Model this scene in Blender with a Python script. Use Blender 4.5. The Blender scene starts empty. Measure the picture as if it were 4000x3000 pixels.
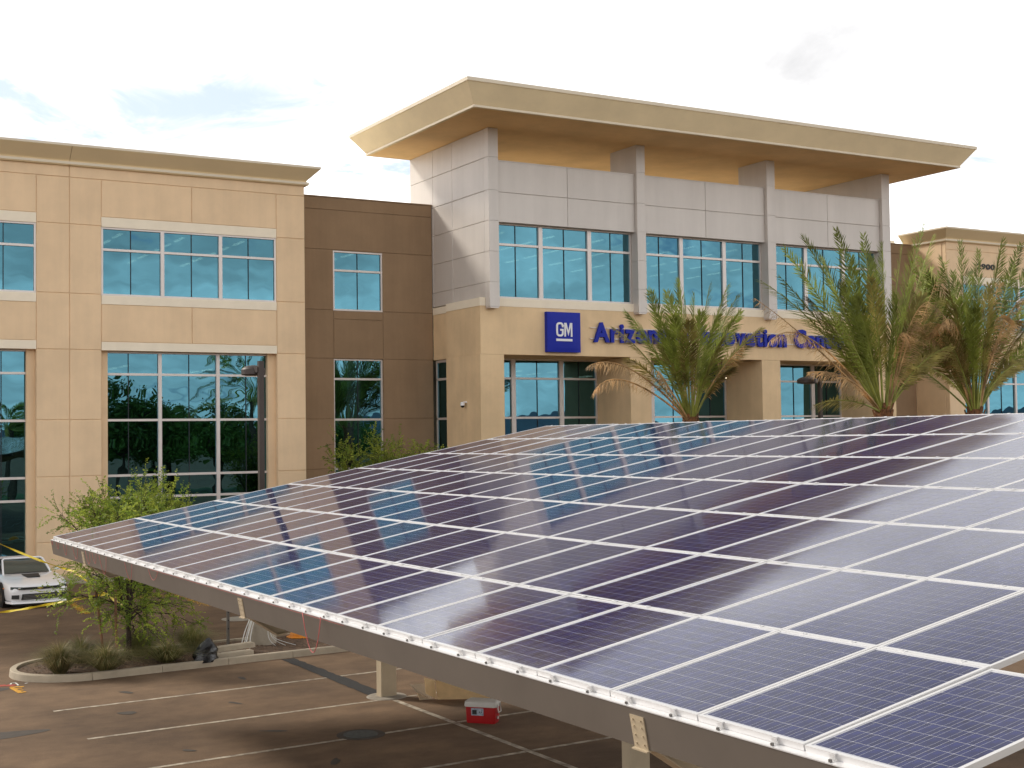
import bpy, math, random
from mathutils import Vector, Matrix
R = math.radians
random.seed(7)
SC = bpy.context.scene
COL = SC.collection
# ------------------------------------------------------------------ camera
FPX, YAW, PIT, ROL, HC = 5265.35, 0.52658, 0.038833, -0.0137755, 5.1
FW = Vector((math.sin(YAW)*math.cos(PIT), math.cos(YAW)*math.cos(PIT), math.sin(PIT)))
RT = Vector((math.cos(YAW), -math.sin(YAW), 0))
UP = RT.cross(FW)
RT2 = RT*math.cos(ROL) + UP*math.sin(ROL)
UP2 = UP*math.cos(ROL) - RT*math.sin(ROL)
cam = bpy.data.cameras.new('camera'); camo = bpy.data.objects.new('camera', cam); COL.objects.link(camo)
camo.matrix_world = Matrix(((RT2.x, UP2.x, -FW.x, 0), (RT2.y, UP2.y, -FW.y, 0), (RT2.z, UP2.z, -FW.z, HC), (0, 0, 0, 1)))
cam.sensor_width = 36; cam.lens = FPX/4000*36; cam.clip_end = 6000; cam.clip_start = .1
SC.camera = camo
def pix(x, y, X=None, Y=None, Z=None):
    """a survey helper: the point on the sight line of photo pixel (4000 wide) that has the given world X, Y or Z"""
    d = FW + RT2*((x-2000)/FPX) - UP2*((y-1500)/FPX)
    s = X/d.x if X is not None else (Y/d.y if Y is not None else (Z-HC)/d.z)
    return Vector((d.x*s, d.y*s, d.z*s+HC))
# ------------------------------------------------------------------ sky and sun
SUN_DIR = Vector((-.55, 1.0, .82)).normalized()          # towards the veiled sun, behind the building
SUN_EL = math.asin(SUN_DIR.z); SUN_AZ = math.atan2(SUN_DIR.x, SUN_DIR.y)
w = bpy.data.worlds.new('World'); SC.world = w; w.use_nodes = True
nt = w.node_tree; nt.nodes.clear()
def N(t, **k):
    n = nt.nodes.new(t)
    for a, b in k.items(): setattr(n, a, b)
    return n
L = nt.links.new
out = N('ShaderNodeOutputWorld'); bg = N('ShaderNodeBackground'); bg.inputs[1].default_value = .1
sky = N('ShaderNodeTexSky', sky_type='NISHITA', sun_disc=False)
sky.sun_elevation = SUN_EL; sky.sun_rotation = SUN_AZ
tc = N('ShaderNodeTexCoord')
sep = N('ShaderNodeSeparateXYZ'); L(tc.outputs['Generated'], sep.inputs[0])
def math_(op, a, b=None, clamp=False):
    m = N('ShaderNodeMath', operation=op, use_clamp=clamp)
    for i, v in enumerate((a, b)):
        if v is None: continue
        if isinstance(v, (int, float)): m.inputs[i].default_value = v
        else: L(v, m.inputs[i])
    return m.outputs[0]
az = math_('ADD', math_('ABSOLUTE', sep.outputs[2]), .22)
px = math_('DIVIDE', sep.outputs[0], az); py = math_('DIVIDE', sep.outputs[1], az)
cmb = N('ShaderNodeCombineXYZ'); L(px, cmb.inputs[0]); L(py, cmb.inputs[1])
def noise(scale, detail, rough, off, dist=0.0):
    mp = N('ShaderNodeMapping'); mp.inputs['Location'].default_value = off
    L(cmb.outputs[0], mp.inputs[0])
    n = N('ShaderNodeTexNoise'); n.inputs['Scale'].default_value = scale; n.inputs['Detail'].default_value = detail
    n.inputs['Roughness'].default_value = rough; n.inputs['Distortion'].default_value = dist
    L(mp.outputs[0], n.inputs['Vector']); return n.outputs[0]
def ramp(f, stops):
    r = N('ShaderNodeValToRGB'); L(f, r.inputs[0]); e = r.color_ramp.elements
    while len(e) < len(stops): e.new(.5)
    for i, (p, c) in enumerate(stops): e[i].position = p; e[i].color = (*c, 1)
    return r.outputs[0]
cloud = ramp(noise(.9, 7, .58, (3.1, 1.2, 0), .5), [(.31, (.56, .555, .555)), (.43, (.76, .755, .75)), (.55, (1.08, 1.075, 1.07)), (.75, (1.30, 1.30, 1.30))])
streak = ramp(noise(3.2, 8, .6, (7.7, 4.2, 0), .8), [(.3, (.74, .745, .755)), (.62, (1.07, 1.07, 1.07))])
mulc = N('ShaderNodeMix', data_type='RGBA', blend_type='MULTIPLY'); mulc.inputs[0].default_value = 1
L(cloud, mulc.inputs[6]); L(streak, mulc.inputs[7])
# openings in the overcast: a general noise threshold, plus the one the photograph shows over the left wing
gapn = noise(2.6, 8, .6, (0.4, 2.2, 0), 1.0)
gd = (pix(800, 440, Y=1000)-Vector((0, 0, HC))).normalized()
dv = N('ShaderNodeVectorMath', operation='SUBTRACT'); L(tc.outputs['Generated'], dv.inputs[0]); dv.inputs[1].default_value = gd
sc_ = N('ShaderNodeVectorMath', operation='MULTIPLY'); L(dv.outputs[0], sc_.inputs[0]); sc_.inputs[1].default_value = (4.6, 4.6, 13.0)
ln = N('ShaderNodeVectorMath', operation='LENGTH'); L(sc_.outputs[0], ln.inputs[0])
near = math_('SUBTRACT', .22, math_('MULTIPLY', ln.outputs['Value'], .22))
near = math_('MAXIMUM', near, -.03)
gap = N('ShaderNodeMapRange', interpolation_type='SMOOTHSTEP'); L(math_('ADD', gapn, near), gap.inputs[0])
gap.inputs[1].default_value = .56; gap.inputs[2].default_value = .70
ten = N('ShaderNodeMix', data_type='RGBA', blend_type='MULTIPLY'); ten.inputs[0].default_value = 1
grd = N('ShaderNodeMapRange', interpolation_type='SMOOTHSTEP'); L(sep.outputs[2], grd.inputs[0])   # heavier cloud overhead, as at the top of the photograph
grd.inputs[1].default_value = .27; grd.inputs[2].default_value = .43; grd.inputs[3].default_value = 8.0; grd.inputs[4].default_value = 2.9
L(mulc.outputs[2], ten.inputs[6]); L(grd.outputs[0], ten.inputs[7])     # cloud radiance in the sky texture's units
veil = N('ShaderNodeMix', data_type='RGBA'); veil.inputs[0].default_value = .85
L(sky.outputs[0], veil.inputs[6]); veil.inputs[7].default_value = (3.05, 3.4, 4.2, 1)
mx = N('ShaderNodeMix', data_type='RGBA'); L(gap.outputs[0], mx.inputs[0]); L(ten.outputs[2], mx.inputs[6]); L(veil.outputs[2], mx.inputs[7])
L(mx.outputs[2], bg.inputs[0]); L(bg.outputs[0], out.inputs[0])
sl = bpy.data.lights.new('sun', 'SUN'); sl.energy = 1.25; sl.angle = R(10); sl.color = (1, .94, .84)
so = bpy.data.objects.new('sun', sl); COL.objects.link(so)
so.rotation_euler = SUN_DIR.to_track_quat('Z', 'Y').to_euler(); so.location = (0, 0, 60)
vs = SC.view_settings; vs.view_transform = 'Standard'; vs.look = 'None'; vs.exposure = 1.34; vs.gamma = 1; vs.use_curve_mapping = False
SC.cycles.max_bounces = 8; SC.cycles.transparent_max_bounces = 12
# ------------------------------------------------------------------ materials
def mat(name, col, rough=.7, metal=0.0, spec=.5, var=0.0, vscale=2.0, col2=None, bump=0.0, bscale=40.0, coat=0.0, coatr=.03, rnd=0.0, detail=5, emis=None):
    m = bpy.data.materials.new(name); m.use_nodes = True
    t = m.node_tree; b = t.nodes['Principled BSDF']
    b.inputs['Base Color'].default_value = (*col, 1); b.inputs['Roughness'].default_value = rough
    b.inputs['Metallic'].default_value = metal; b.inputs['Specular IOR Level'].default_value = spec
    b.inputs['Coat Weight'].default_value = coat; b.inputs['Coat Roughness'].default_value = coatr
    last = None
    if var or col2:
        c = t.nodes.new('ShaderNodeTexCoord'); n = t.nodes.new('ShaderNodeTexNoise')
        n.inputs['Scale'].default_value = vscale; n.inputs['Detail'].default_value = detail; n.inputs['Roughness'].default_value = .6
        t.links.new(c.outputs['Object'], n.inputs['Vector'])
        r = t.nodes.new('ShaderNodeValToRGB'); t.links.new(n.outputs[0], r.inputs[0])
        a = col2 or tuple(x*(1-var) for x in col); bb = col if col2 else tuple(min(1, x*(1+var)) for x in col)
        r.color_ramp.elements[0].position = .36; r.color_ramp.elements[0].color = (*a, 1)
        r.color_ramp.elements[1].position = .64; r.color_ramp.elements[1].color = (*bb, 1)
        last = r.outputs[0]
    if rnd:
        oi = t.nodes.new('ShaderNodeObjectInfo'); mr = t.nodes.new('ShaderNodeMapRange')
        t.links.new(oi.outputs['Random'], mr.inputs[0]); mr.inputs[3].default_value = 1-rnd; mr.inputs[4].default_value = 1+rnd
        mm = t.nodes.new('ShaderNodeMix'); mm.data_type = 'RGBA'; mm.blend_type = 'MULTIPLY'; mm.inputs[0].default_value = 1
        if last: t.links.new(last, mm.inputs[6])
        else: mm.inputs[6].default_value = (*col, 1)
        t.links.new(mr.outputs[0], mm.inputs[7]); last = mm.outputs[2]
    if last: t.links.new(last, b.inputs['Base Color'])
    if bump:
        c = t.nodes.new('ShaderNodeTexCoord'); n = t.nodes.new('ShaderNodeTexNoise')
        n.inputs['Scale'].default_value = bscale; n.inputs['Detail'].default_value = 6
        t.links.new(c.outputs['Object'], n.inputs['Vector'])
        bp = t.nodes.new('ShaderNodeBump'); bp.inputs['Strength'].default_value = bump; bp.inputs['Distance'].default_value = .02
        t.links.new(n.outputs[0], bp.inputs['Height']); t.links.new(bp.outputs[0], b.inputs['Normal'])
    if emis:
        b.inputs['Emission Color'].default_value = (*emis[0], 1); b.inputs['Emission Strength'].default_value = emis[1]
    return m
M = {}
M['tan'] = mat('tan_stucco', (.79, .582, .372), .9, var=.05, vscale=.7, bump=.25, bscale=60, rnd=.025)
M['tan2'] = mat('entrance_stucco', (.75, .55, .33), .9, var=.06, vscale=.8, bump=.3, bscale=60, rnd=.02)
M['brown'] = mat('brown_stucco', (.30, .20, .118), .9, var=.06, vscale=.8, bump=.25, bscale=60, rnd=.03)
def weather(m, amt=.12, sc=(2.2, 2.2, .16)):
    t = m.node_tree; b = t.nodes['Principled BSDF']; src = b.inputs['Base Color'].links[0].from_socket
    g_ = t.nodes.new('ShaderNodeNewGeometry'); mp = t.nodes.new('ShaderNodeMapping'); mp.inputs['Scale'].default_value = sc; t.links.new(g_.outputs['Position'], mp.inputs[0])
    n = t.nodes.new('ShaderNodeTexNoise'); n.inputs['Scale'].default_value = 1.0; n.inputs['Detail'].default_value = 6; n.inputs['Roughness'].default_value = .65; t.links.new(mp.outputs[0], n.inputs['Vector'])
    mr = t.nodes.new('ShaderNodeMapRange'); t.links.new(n.outputs[0], mr.inputs[0]); mr.inputs[1].default_value = .35; mr.inputs[2].default_value = .62; mr.inputs[3].default_value = 1-amt; mr.inputs[4].default_value = 1.03
    x = t.nodes.new('ShaderNodeMix'); x.data_type = 'RGBA'; x.blend_type = 'MULTIPLY'; x.inputs[0].default_value = 1
    t.links.new(src, x.inputs[6]); t.links.new(mr.outputs[0], x.inputs[7]); t.links.new(x.outputs[2], b.inputs['Base Color'])
for k_, a_ in (('tan', .025), ('tan2', .035), ('brown', .05)): weather(M[k_], a_)
M['cream'] = mat('cream_band', (.88, .78, .62), .85, var=.03, vscale=1.5, bump=.15, bscale=60)
M['cornice'] = mat('cornice_paint', (.70, .555, .34), .85, var=.03, vscale=.5)
M['trim'] = mat('trim_paint', (.74, .65, .51), .8, var=.03, vscale=1)
M['roofc'] = mat('roof_fascia', (.84, .69, .445), .8, var=.04, vscale=.5)
M['soffit'] = mat('soffit_warm_bounce', (.82, .55, .26), .85, var=.04, vscale=.4)  # bounced sunlight is put into this colour as extra yellow
M['clad'] = mat('metal_cladding', (.63, .585, .545), .5, metal=.12, var=.03, vscale=.5, rnd=.02)
weather(M['clad'], .04, (1.5, 1.5, .12)); weather(M['roofc'], .04, (.5, .5, 1.2)); weather(M['soffit'], .08, (.4, .4, .4))
M['alu'] = mat('window_aluminium', (.66, .60, .57), .4, metal=.3, var=.03, vscale=2)
M['dark'] = mat('dark_gasket', (.012, .014, .018), .6)
M['roofdeck'] = mat('roof_membrane', (.86, .83, .74), .8, var=.04)
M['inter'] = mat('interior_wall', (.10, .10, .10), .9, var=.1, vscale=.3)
M['strip'] = mat('light_strip', (.9, .9, .85), .5, emis=((1, .88, .60), 10.0))
M['blue'] = mat('sign_blue', (.009, .022, .34), .55, spec=.25, var=.04, vscale=2)
M['white'] = mat('white_paint', (.82, .82, .83), .4)
M['black'] = mat('black_plastic', (.015, .014, .014), .5, var=.2, vscale=8)
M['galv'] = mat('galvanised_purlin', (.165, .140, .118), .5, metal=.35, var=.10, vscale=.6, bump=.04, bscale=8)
M['frame'] = mat('panel_frame_aluminium', (.74, .73, .73), .4, metal=.3, var=.02)
M['steel'] = mat('tan_steel_paint', (.46, .37, .25), .55, var=.06, vscale=2)
M['bolt'] = mat('bolt_steel', (.20, .19, .18), .4, metal=.8)
M['red'] = mat('red_wire', (.55, .13, .12), .6)
M['whitewire'] = mat('white_conduit', (.75, .74, .70), .5)
M['conc'] = mat('concrete', (.42, .36, .28), .9, var=.10, vscale=3, bump=.3, bscale=30)
M['kerb'] = mat('kerb_concrete', (.46, .385, .285), .9, var=.10, vscale=2.5, bump=.3, bscale=25, rnd=.05)
M['paint'] = mat('stripe_paint', (.62, .54, .42), .8, col2=(.24, .19, .14), vscale=5, detail=9)
M['soil'] = mat('decomposed_granite', (.16, .095, .055), .95, col2=(.07, .042, .026), vscale=7, bump=1.0, bscale=18, detail=9)
M['stone'] = mat('gravel_stone', (.26, .17, .11), .9, rnd=.4, var=.3, vscale=6)
M['patch'] = mat('fresh_asphalt_patch', (.022, .020, .019), .9, var=.2, vscale=14, bump=.6, bscale=60)
M['stain'] = mat('damp_asphalt', (.060, .045, .034), .75, var=.2, vscale=6, bump=.3, bscale=60)
M['pole'] = mat('bronze_pole', (.055, .040, .034), .45, metal=.2, var=.08, vscale=3)
M['postm'] = mat('galvanised_post', (.16, .145, .13), .5, metal=.3, var=.1, vscale=6)
M['bark'] = mat('bark', (.075, .050, .034), .95, col2=(.03, .02, .014), vscale=9, bump=.8, bscale=30)
M['stake'] = mat('wood_stake', (.24, .125, .07), .9, var=.2, vscale=6, bump=.3)
M['boot'] = mat('palm_boots', (.26, .115, .045), .95, col2=(.10, .05, .025), vscale=7, bump=.9, bscale=16)
M['petio'] = mat('petiole_green', (.24, .26, .05), .6, var=.2, vscale=3, rnd=.15)
M['tape'] = mat('caution_tape', (.85, .66, .03), .5, col2=(.75, .55, .02), vscale=9)
M['petal'] = mat('yellow_petals', (.72, .42, .04), .8, rnd=.2)
M['carwhite'] = mat('car_paint_white', (.88, .87, .88), .25, coat=1, coatr=.02)
M['carnavy'] = mat('car_paint_navy', (.012, .016, .055), .3, coat=1, coatr=.03)
M['tyre'] = mat('tyre_rubber', (.012, .012, .012), .85)
M['chrome'] = mat('chrome', (.75, .75, .76), .15, metal=1)
M['carglass'] = mat('car_glass', (.05, .075, .075), .05, spec=.8, coat=1)
M['gold'] = mat('gold_badge', (.75, .55, .12), .3, metal=.8)
M['coolred'] = mat('cooler_red', (.36, .008, .010), .4, var=.06, vscale=6)
M['coolwhite'] = mat('cooler_lid', (.56, .53, .48), .5, var=.04, vscale=6)
M['label'] = mat('cooler_label', (.42, .46, .52), .4, col2=(.20, .24, .30), vscale=26)
M['card'] = mat('cardboard', (.74, .52, .27), .9, var=.07, vscale=5, bump=.1, bscale=20)
M['card2'] = mat('cardboard_pale', (.58, .47, .34), .9, var=.06, vscale=5)
M['bag'] = mat('bin_bag_plastic', (.010, .010, .011), .22, spec=.6, bump=.6, bscale=14)
M['orange'] = mat('orange_plastic', (.80, .28, .02), .5, var=.1, vscale=9)
M['iron'] = mat('cast_iron_cover', (.05, .06, .06), .55, metal=.3, var=.35, vscale=14)
M['pale'] = mat('pale_concrete_collar', (.33, .29, .235), .9, var=.15, vscale=6)
M['oran_mark'] = mat('survey_orange', (.62, .30, .02), .8, var=.2, vscale=20)
M['red_mark'] = mat('survey_red', (.40, .06, .035), .8, var=.3, vscale=20)
M['white_mark'] = mat('survey_white', (.7, .68, .62), .8, var=.2, vscale=20)
M['lawn'] = mat('lawn', (.075, .13, .03), .95, col2=(.035, .075, .018), vscale=.8, bump=.6, bscale=30)
M['hill'] = mat('far_hills', (.10, .12, .17), 1.0, var=.1, vscale=.02)
M['bldfar'] = mat('pale_far_wall', (.45, .40, .31), .9, var=.05, vscale=.2)
def leafmat(name, c, rnd=.35, trans=.3, rough=.55):
    m = mat(name, c, rough, var=.45, vscale=1.7, rnd=rnd, spec=.35)
    t = m.node_tree; b = t.nodes['Principled BSDF']; o = t.nodes['Material Output']
    tr = t.nodes.new('ShaderNodeBsdfTranslucent'); mxn = t.nodes.new('ShaderNodeMixShader'); mxn.inputs[0].default_value = trans
    src = b.inputs['Base Color'].links[0].from_socket
    t.links.new(src, tr.inputs[0]); t.links.new(b.outputs[0], mxn.inputs[1]); t.links.new(tr.outputs[0], mxn.inputs[2]); t.links.new(mxn.outputs[0], o.inputs[0])
    return m
M['frond'] = leafmat('frond_green', (.225, .265, .050))
M['frond2'] = leafmat('frond_olive', (.30, .255, .075))
M['frondd'] = leafmat('frond_dry', (.56, .36, .17), .25, .25)
M['mesq'] = leafmat('mesquite_leaf', (.175, .25, .032), .2, .45)
M['mesq2'] = leafmat('mesquite_leaf_light', (.34, .40, .055), .2, .45)
M['grass'] = leafmat('deer_grass', (.17, .17, .06), .3, .3)
M['grass2'] = leafmat('dry_grass', (.36, .28, .13), .3, .3)
M['treeleaf'] = leafmat('tree_leaf', (.095, .155, .028), .2, .35)
# tinted reflective glazing: mostly a coloured mirror, a little see-through
def glassmat(name, tint, f=.84):
    m = bpy.data.materials.new(name); m.use_nodes = True; t = m.node_tree; t.nodes.clear()
    o = t.nodes.new('ShaderNodeOutputMaterial'); g = t.nodes.new('ShaderNodeBsdfGlossy'); g.inputs['Roughness'].default_value = .0
    g.inputs['Color'].default_value = (*tint, 1)
    tr = t.nodes.new('ShaderNodeBsdfTransparent'); tr.inputs[0].default_value = (.30, .42, .46, 1)
    x = t.nodes.new('ShaderNodeMixShader'); x.inputs[0].default_value = f
    c = t.nodes.new('ShaderNodeTexCoord'); n = t.nodes.new('ShaderNodeTexNoise'); n.inputs['Scale'].default_value = .9; n.inputs['Detail'].default_value = 1
    t.links.new(c.outputs['Object'], n.inputs['Vector'])
    bp = t.nodes.new('ShaderNodeBump'); bp.inputs['Strength'].default_value = .05; bp.inputs['Distance'].default_value = .1
    t.links.new(n.outputs[0], bp.inputs['Height']); t.links.new(bp.outputs[0], g.inputs['Normal'])
    t.links.new(tr.outputs[0], x.inputs[1]); t.links.new(g.outputs[0], x.inputs[2]); t.links.new(x.outputs[0], o.inputs[0])
    return m
M['glass'] = glassmat('teal_mirror_glass', (.082, .212, .268))
# solar cells under glass
def cellmat(name, c1, c2, rnd):
    m = mat(name, c1, .45, col2=c2, vscale=9, coat=1, coatr=.065, rnd=rnd, spec=.0, detail=2)
    m.node_tree.nodes['Principled BSDF'].inputs['Coat IOR'].default_value = 1.32
    return m
M['cell'] = cellmat('poly_silicon_cell', (.017, .023, .120), (.012, .014, .060), .12)
M['sheet'] = mat('white_backsheet', (.52, .52, .56), .6, coat=1, coatr=.065, spec=0)
M['bus'] = mat('busbar', (.40, .41, .46), .5, coat=1, coatr=.065, spec=0)
for k_ in ('sheet', 'bus'): M[k_].node_tree.nodes['Principled BSDF'].inputs['Coat IOR'].default_value = 1.32
for k_ in ('cell', 'sheet', 'bus'):
    t = M[k_].node_tree; b_ = t.nodes['Principled BSDF']; g_ = t.nodes.new('ShaderNodeNewGeometry'); n_ = t.nodes.new('ShaderNodeTexNoise')
    n_.inputs['Scale'].default_value = .8; n_.inputs['Detail'].default_value = 7; n_.inputs['Roughness'].default_value = .65; t.links.new(g_.outputs['Position'], n_.inputs['Vector'])
    mr_ = t.nodes.new('ShaderNodeMapRange'); t.links.new(n_.outputs[0], mr_.inputs[0]); mr_.inputs[1].default_value = .35; mr_.inputs[2].default_value = .7; mr_.inputs[3].default_value = .04; mr_.inputs[4].default_value = .085
    t.links.new(mr_.outputs[0], b_.inputs['Coat Roughness'])
# asphalt
def asphalt():
    m = bpy.data.materials.new('asphalt'); m.use_nodes = True; t = m.node_tree; b = t.nodes['Principled BSDF']
    c = t.nodes.new('ShaderNodeTexCoord')
    def nz(s, d, ro, st=(1, 1, 1)):
        mp = t.nodes.new('ShaderNodeMapping'); mp.inputs['Scale'].default_value = st; t.links.new(c.outputs['Object'], mp.inputs[0])
        n = t.nodes.new('ShaderNodeTexNoise'); n.inputs['Scale'].default_value = s; n.inputs['Detail'].default_value = d; n.inputs['Roughness'].default_value = ro
        t.links.new(mp.outputs[0], n.inputs['Vector']); return n.outputs[0]
    def rp(f, a, b_, p0=.35, p1=.65):
        r = t.nodes.new('ShaderNodeValToRGB'); t.links.new(f, r.inputs[0])
        r.color_ramp.elements[0].position = p0; r.color_ramp.elements[0].color = (*a, 1); r.color_ramp.elements[1].position = p1; r.color_ramp.elements[1].color = (*b_, 1); return r.outputs[0]
    base = rp(nz(.26, 7, .6, (1, 1.2, 1)), (.128, .084, .053), (.228, .150, .092))
    fine = rp(nz(55, 4, .7), (.62, .62, .62), (1.35, 1.33, 1.3), .3, .7)
    mid = rp(nz(1.5, 9, .68, (.9, 1.2, 1)), (.72, .69, .67), (1.18, 1.15, 1.10), .3, .7)
    def mul(a, b_):
        x = t.nodes.new('ShaderNodeMix'); x.data_type = 'RGBA'; x.blend_type = 'MULTIPLY'; x.inputs[0].default_value = 1
        t.links.new(a, x.inputs[6]); t.links.new(b_, x.inputs[7]); return x.outputs[2]
    t.links.new(mul(mul(base, fine), mid), b.inputs['Base Color'])
    b.inputs['Roughness'].default_value = .88; b.inputs['Specular IOR Level'].default_value = .3
    bp = t.nodes.new('ShaderNodeBump'); bp.inputs['Strength'].default_value = .5; bp.inputs['Distance'].default_value = .01
    t.links.new(nz(90, 3, .6), bp.inputs['Height']); t.links.new(bp.outputs[0], b.inputs['Normal'])
    return m
M['asphalt'] = asphalt()
# ------------------------------------------------------------------ builders
class MB:
    def __init__(s): s.v = []; s.f = []; s.m = []
    def face(s, pts, mi=0):
        k = len(s.v); s.v += [tuple(p) for p in pts]; s.f.append(tuple(range(k, k+len(pts)))); s.m.append(mi)
    def box(s, x0, x1, y0, y1, z0, z1, mi=0, T=None):
        k = len(s.v)
        P = [(x0, y0, z0), (x1, y0, z0), (x1, y1, z0), (x0, y1, z0), (x0, y0, z1), (x1, y0, z1), (x1, y1, z1), (x0, y1, z1)]
        if T: P = [tuple(T @ Vector(p)) for p in P]
        s.v += P
        for q in ((0, 3, 2, 1), (4, 5, 6, 7), (0, 1, 5, 4), (1, 2, 6, 5), (2, 3, 7, 6), (3, 0, 4, 7)):
            s.f.append(tuple(k+i for i in q)); s.m.append(mi)
        return s
    def loft(s, rings, closed=True, cap=True, mi=0):
        n = len(rings[0]); k = len(s.v)
        for r_ in rings: s.v += [tuple(p) for p in r_]
        for i in range(len(rings)-1):
            for j in range(n if closed else n-1):
                a = k+i*n+j; b = k+i*n+(j+1) % n
                s.f.append((a, b, b+n, a+n)); s.m.append(mi)
        if cap and closed:
            s.f.append(tuple(k+j for j in reversed(range(n)))); s.m.append(mi)
            s.f.append(tuple(k+(len(rings)-1)*n+j for j in range(n))); s.m.append(mi)
        return s
    def tube(s, pts, rad, n=6, mi=0, cap=True):
        pts = [Vector(p) for p in pts]
        if not isinstance(rad, (list, tuple)): rad = [rad]*len(pts)
        rings = []
        for i, p in enumerate(pts):
            t = (pts[min(i+1, len(pts)-1)]-pts[max(i-1, 0)]).normalized()
            a = Vector((0, 0, 1)) if abs(t.z) < .9 else Vector((1, 0, 0))
            u = t.cross(a).normalized(); v_ = t.cross(u)
            rings.append([p+(u*math.cos(2*math.pi*j/n)+v_*math.sin(2*math.pi*j/n))*rad[i] for j in range(n)])
        return s.loft(rings, True, cap, mi)
    def lathe(s, prof, c=(0, 0, 0), n=20, mi=0):
        rings = [[(c[0]+r_*math.cos(2*math.pi*j/n), c[1]+r_*math.sin(2*math.pi*j/n), c[2]+z) for j in range(n)] for r_, z in prof]
        return s.loft(rings, True, True, mi)
    def mesh(s, name, mats):
        me = bpy.data.meshes.new(name); me.from_pydata(s.v, [], s.f)
        for m in (mats if isinstance(mats, (list, tuple)) else [mats]): me.materials.append(M[m] if isinstance(m, str) else m)
        if any(s.m): me.polygons.foreach_set('material_index', s.m)
        me.update(); return me
def link(name, me, parent=None, loc=None):
    o = bpy.data.objects.new(name, me); COL.objects.link(o)
    if loc is not None: o.location = loc
    if parent is not None:
        o.parent = parent
        o.matrix_parent_inverse = world_of(parent).inverted()
    return o
def world_of(o):
    m = o.matrix_basis.copy()
    return (world_of(o.parent) @ o.matrix_parent_inverse @ m) if o.parent else m
def smooth(o, ang=40):
    for p_ in o.data.polygons: p_.use_smooth = True
    try: o.data.set_sharp_from_angle(angle=R(ang))
    except Exception: pass
    return o
def tag(o, label, cat, group=None):
    o['label'] = label; o['category'] = cat
    if group: o['group'] = group
    return o
def thing(name, label, cat, loc=(0, 0, 0), group=None):
    o = bpy.data.objects.new(name, None); COL.objects.link(o); o.location = loc; o.empty_display_size = .3
    return tag(o, label, cat, group)
def part(name, mb, mats, parent):
    return link(name, mb.mesh(name, mats), parent)
def struct(name, mb, mats):
    o = link(name, mb.mesh(name, mats)); o['kind'] = 'structure'; return o
def boxo(name, m, parent, *b):
    return part(name, MB().box(*b), m, parent)
# ------------------------------------------------------------------ ground, markings
g = MB(); g.face([(-1500, -1500, 0), (1500, -1500, 0), (1500, 1500, 0), (-1500, 1500, 0)])
ground = struct('ground', g, 'asphalt')
def sheet(name, pts, m, z, parent=ground):
    b = MB(); b.face([(x, y, z) for x, y in pts]); o = part(name, b, m, parent); return o
def stripe(x0, y0, x1, y1, wd=.10, z=.004, m='paint'):
    d = Vector((x1-x0, y1-y0)).normalized(); n = Vector((-d.y, d.x))*wd/2
    return sheet('parking_stripe', [(x0+n.x, y0+n.y), (x0-n.x, y0-n.y), (x1-n.x, y1-n.y), (x1+n.x, y1+n.y)], m, z)
for k, (yl, sl_) in enumerate([(26.74, .066), (23.93, .052), (21.22, .06), (18.66, .053), (15.95, .05), (13.2, .05), (10.5, .05), (7.8, .05)]):
    stripe(5.37, yl, 11.18, yl+sl_*5.8)
    stripe(11.32, yl+sl_*5.95, 17.1, yl+sl_*11.7)
stripe(11.25, 5.0, 11.25, 24.05, .11)
def blob(cx, cy, rx, ry, n=40, amp=.08, rot=0, seed=1):
    rr = random.Random(seed); ph = [rr.uniform(0, 6.28) for _ in range(5)]; P = []
    for i in range(n):
        a = 2*math.pi*i/n; k = 1+sum(amp/(j+1)*math.sin((j+2)*a+ph[j]) for j in range(5))
        x = rx*k*math.cos(a); y = ry*k*math.sin(a)
        P.append((cx+x*math.cos(rot)-y*math.sin(rot), cy+x*math.sin(rot)+y*math.cos(rot)))
    return P
sheet('oil_stain', blob(3.75, 25.05, 1.05, .36, amp=.1, seed=4), 'stain', .0035)
sheet('oil_stain', blob(4.45, 29.75, .75, .24, amp=.1, seed=6), 'stain', .0035)
rr = random.Random(77)
for k in range(8):
    yy = [28.2, 25.4, 22.7, 20.1, 17.4][k % 5]; xx = rr.uniform(6.2, 10.4)
    sheet('oil_stain', blob(xx, yy+rr.gauss(0, .25), rr.uniform(.06, .26), rr.uniform(.05, .15), 24, .16, rr.uniform(0, 3), k+20), 'stain', .0035+.0002*k)
# ragged trench patch from the kerb to the column
rr = random.Random(3); Lp = []; Rp = []
for i in range(25):
    t_ = i/24; y = 29.93-(29.93-24.75)*t_
    Lp.append((11.12-.10*t_+rr.uniform(-.02, .02), y)); Rp.append((11.43-.03*t_+rr.uniform(-.03, .03), y))
sheet('asphalt_patch', Lp+Rp[::-1], 'patch', .008)
# survey paint
def stroke(pts, wd, m, z=.005):
    b = MB()
    for i in range(len(pts)-1):
        a = Vector(pts[i]); c = Vector(pts[i+1]); n = Vector((-(c-a).y, (c-a).x)).normalized()*wd/2
        b.face([(a.x+n.x, a.y+n.y, z+i*.0004), (a.x-n.x, a.y-n.y, z+i*.0004), (c.x-n.x, c.y-n.y, z+i*.0004), (c.x+n.x, c.y+n.y, z+i*.0004)])
    return part('survey_mark', b, m, ground)
def gp(x, y):  # zoom pixel of the lower left corner -> ground
    v = pix(x*500/1975, 2580+y*500/1975, Z=0); return (v.x, v.y)
stroke([gp(150, 415), gp(260, 410), gp(370, 404)], .10, 'oran_mark')
stroke([gp(180, 425), gp(260, 470), gp(320, 505)], .10, 'oran_mark', .007)
stroke([gp(240, 440), gp(345, 432)], .09, 'oran_mark', .009)
stroke([gp(270, 470), gp(360, 462)], .09, 'oran_mark', .009)
stroke([gp(300, 500), gp(400, 487)], .10, 'oran_mark', .009)
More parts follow.
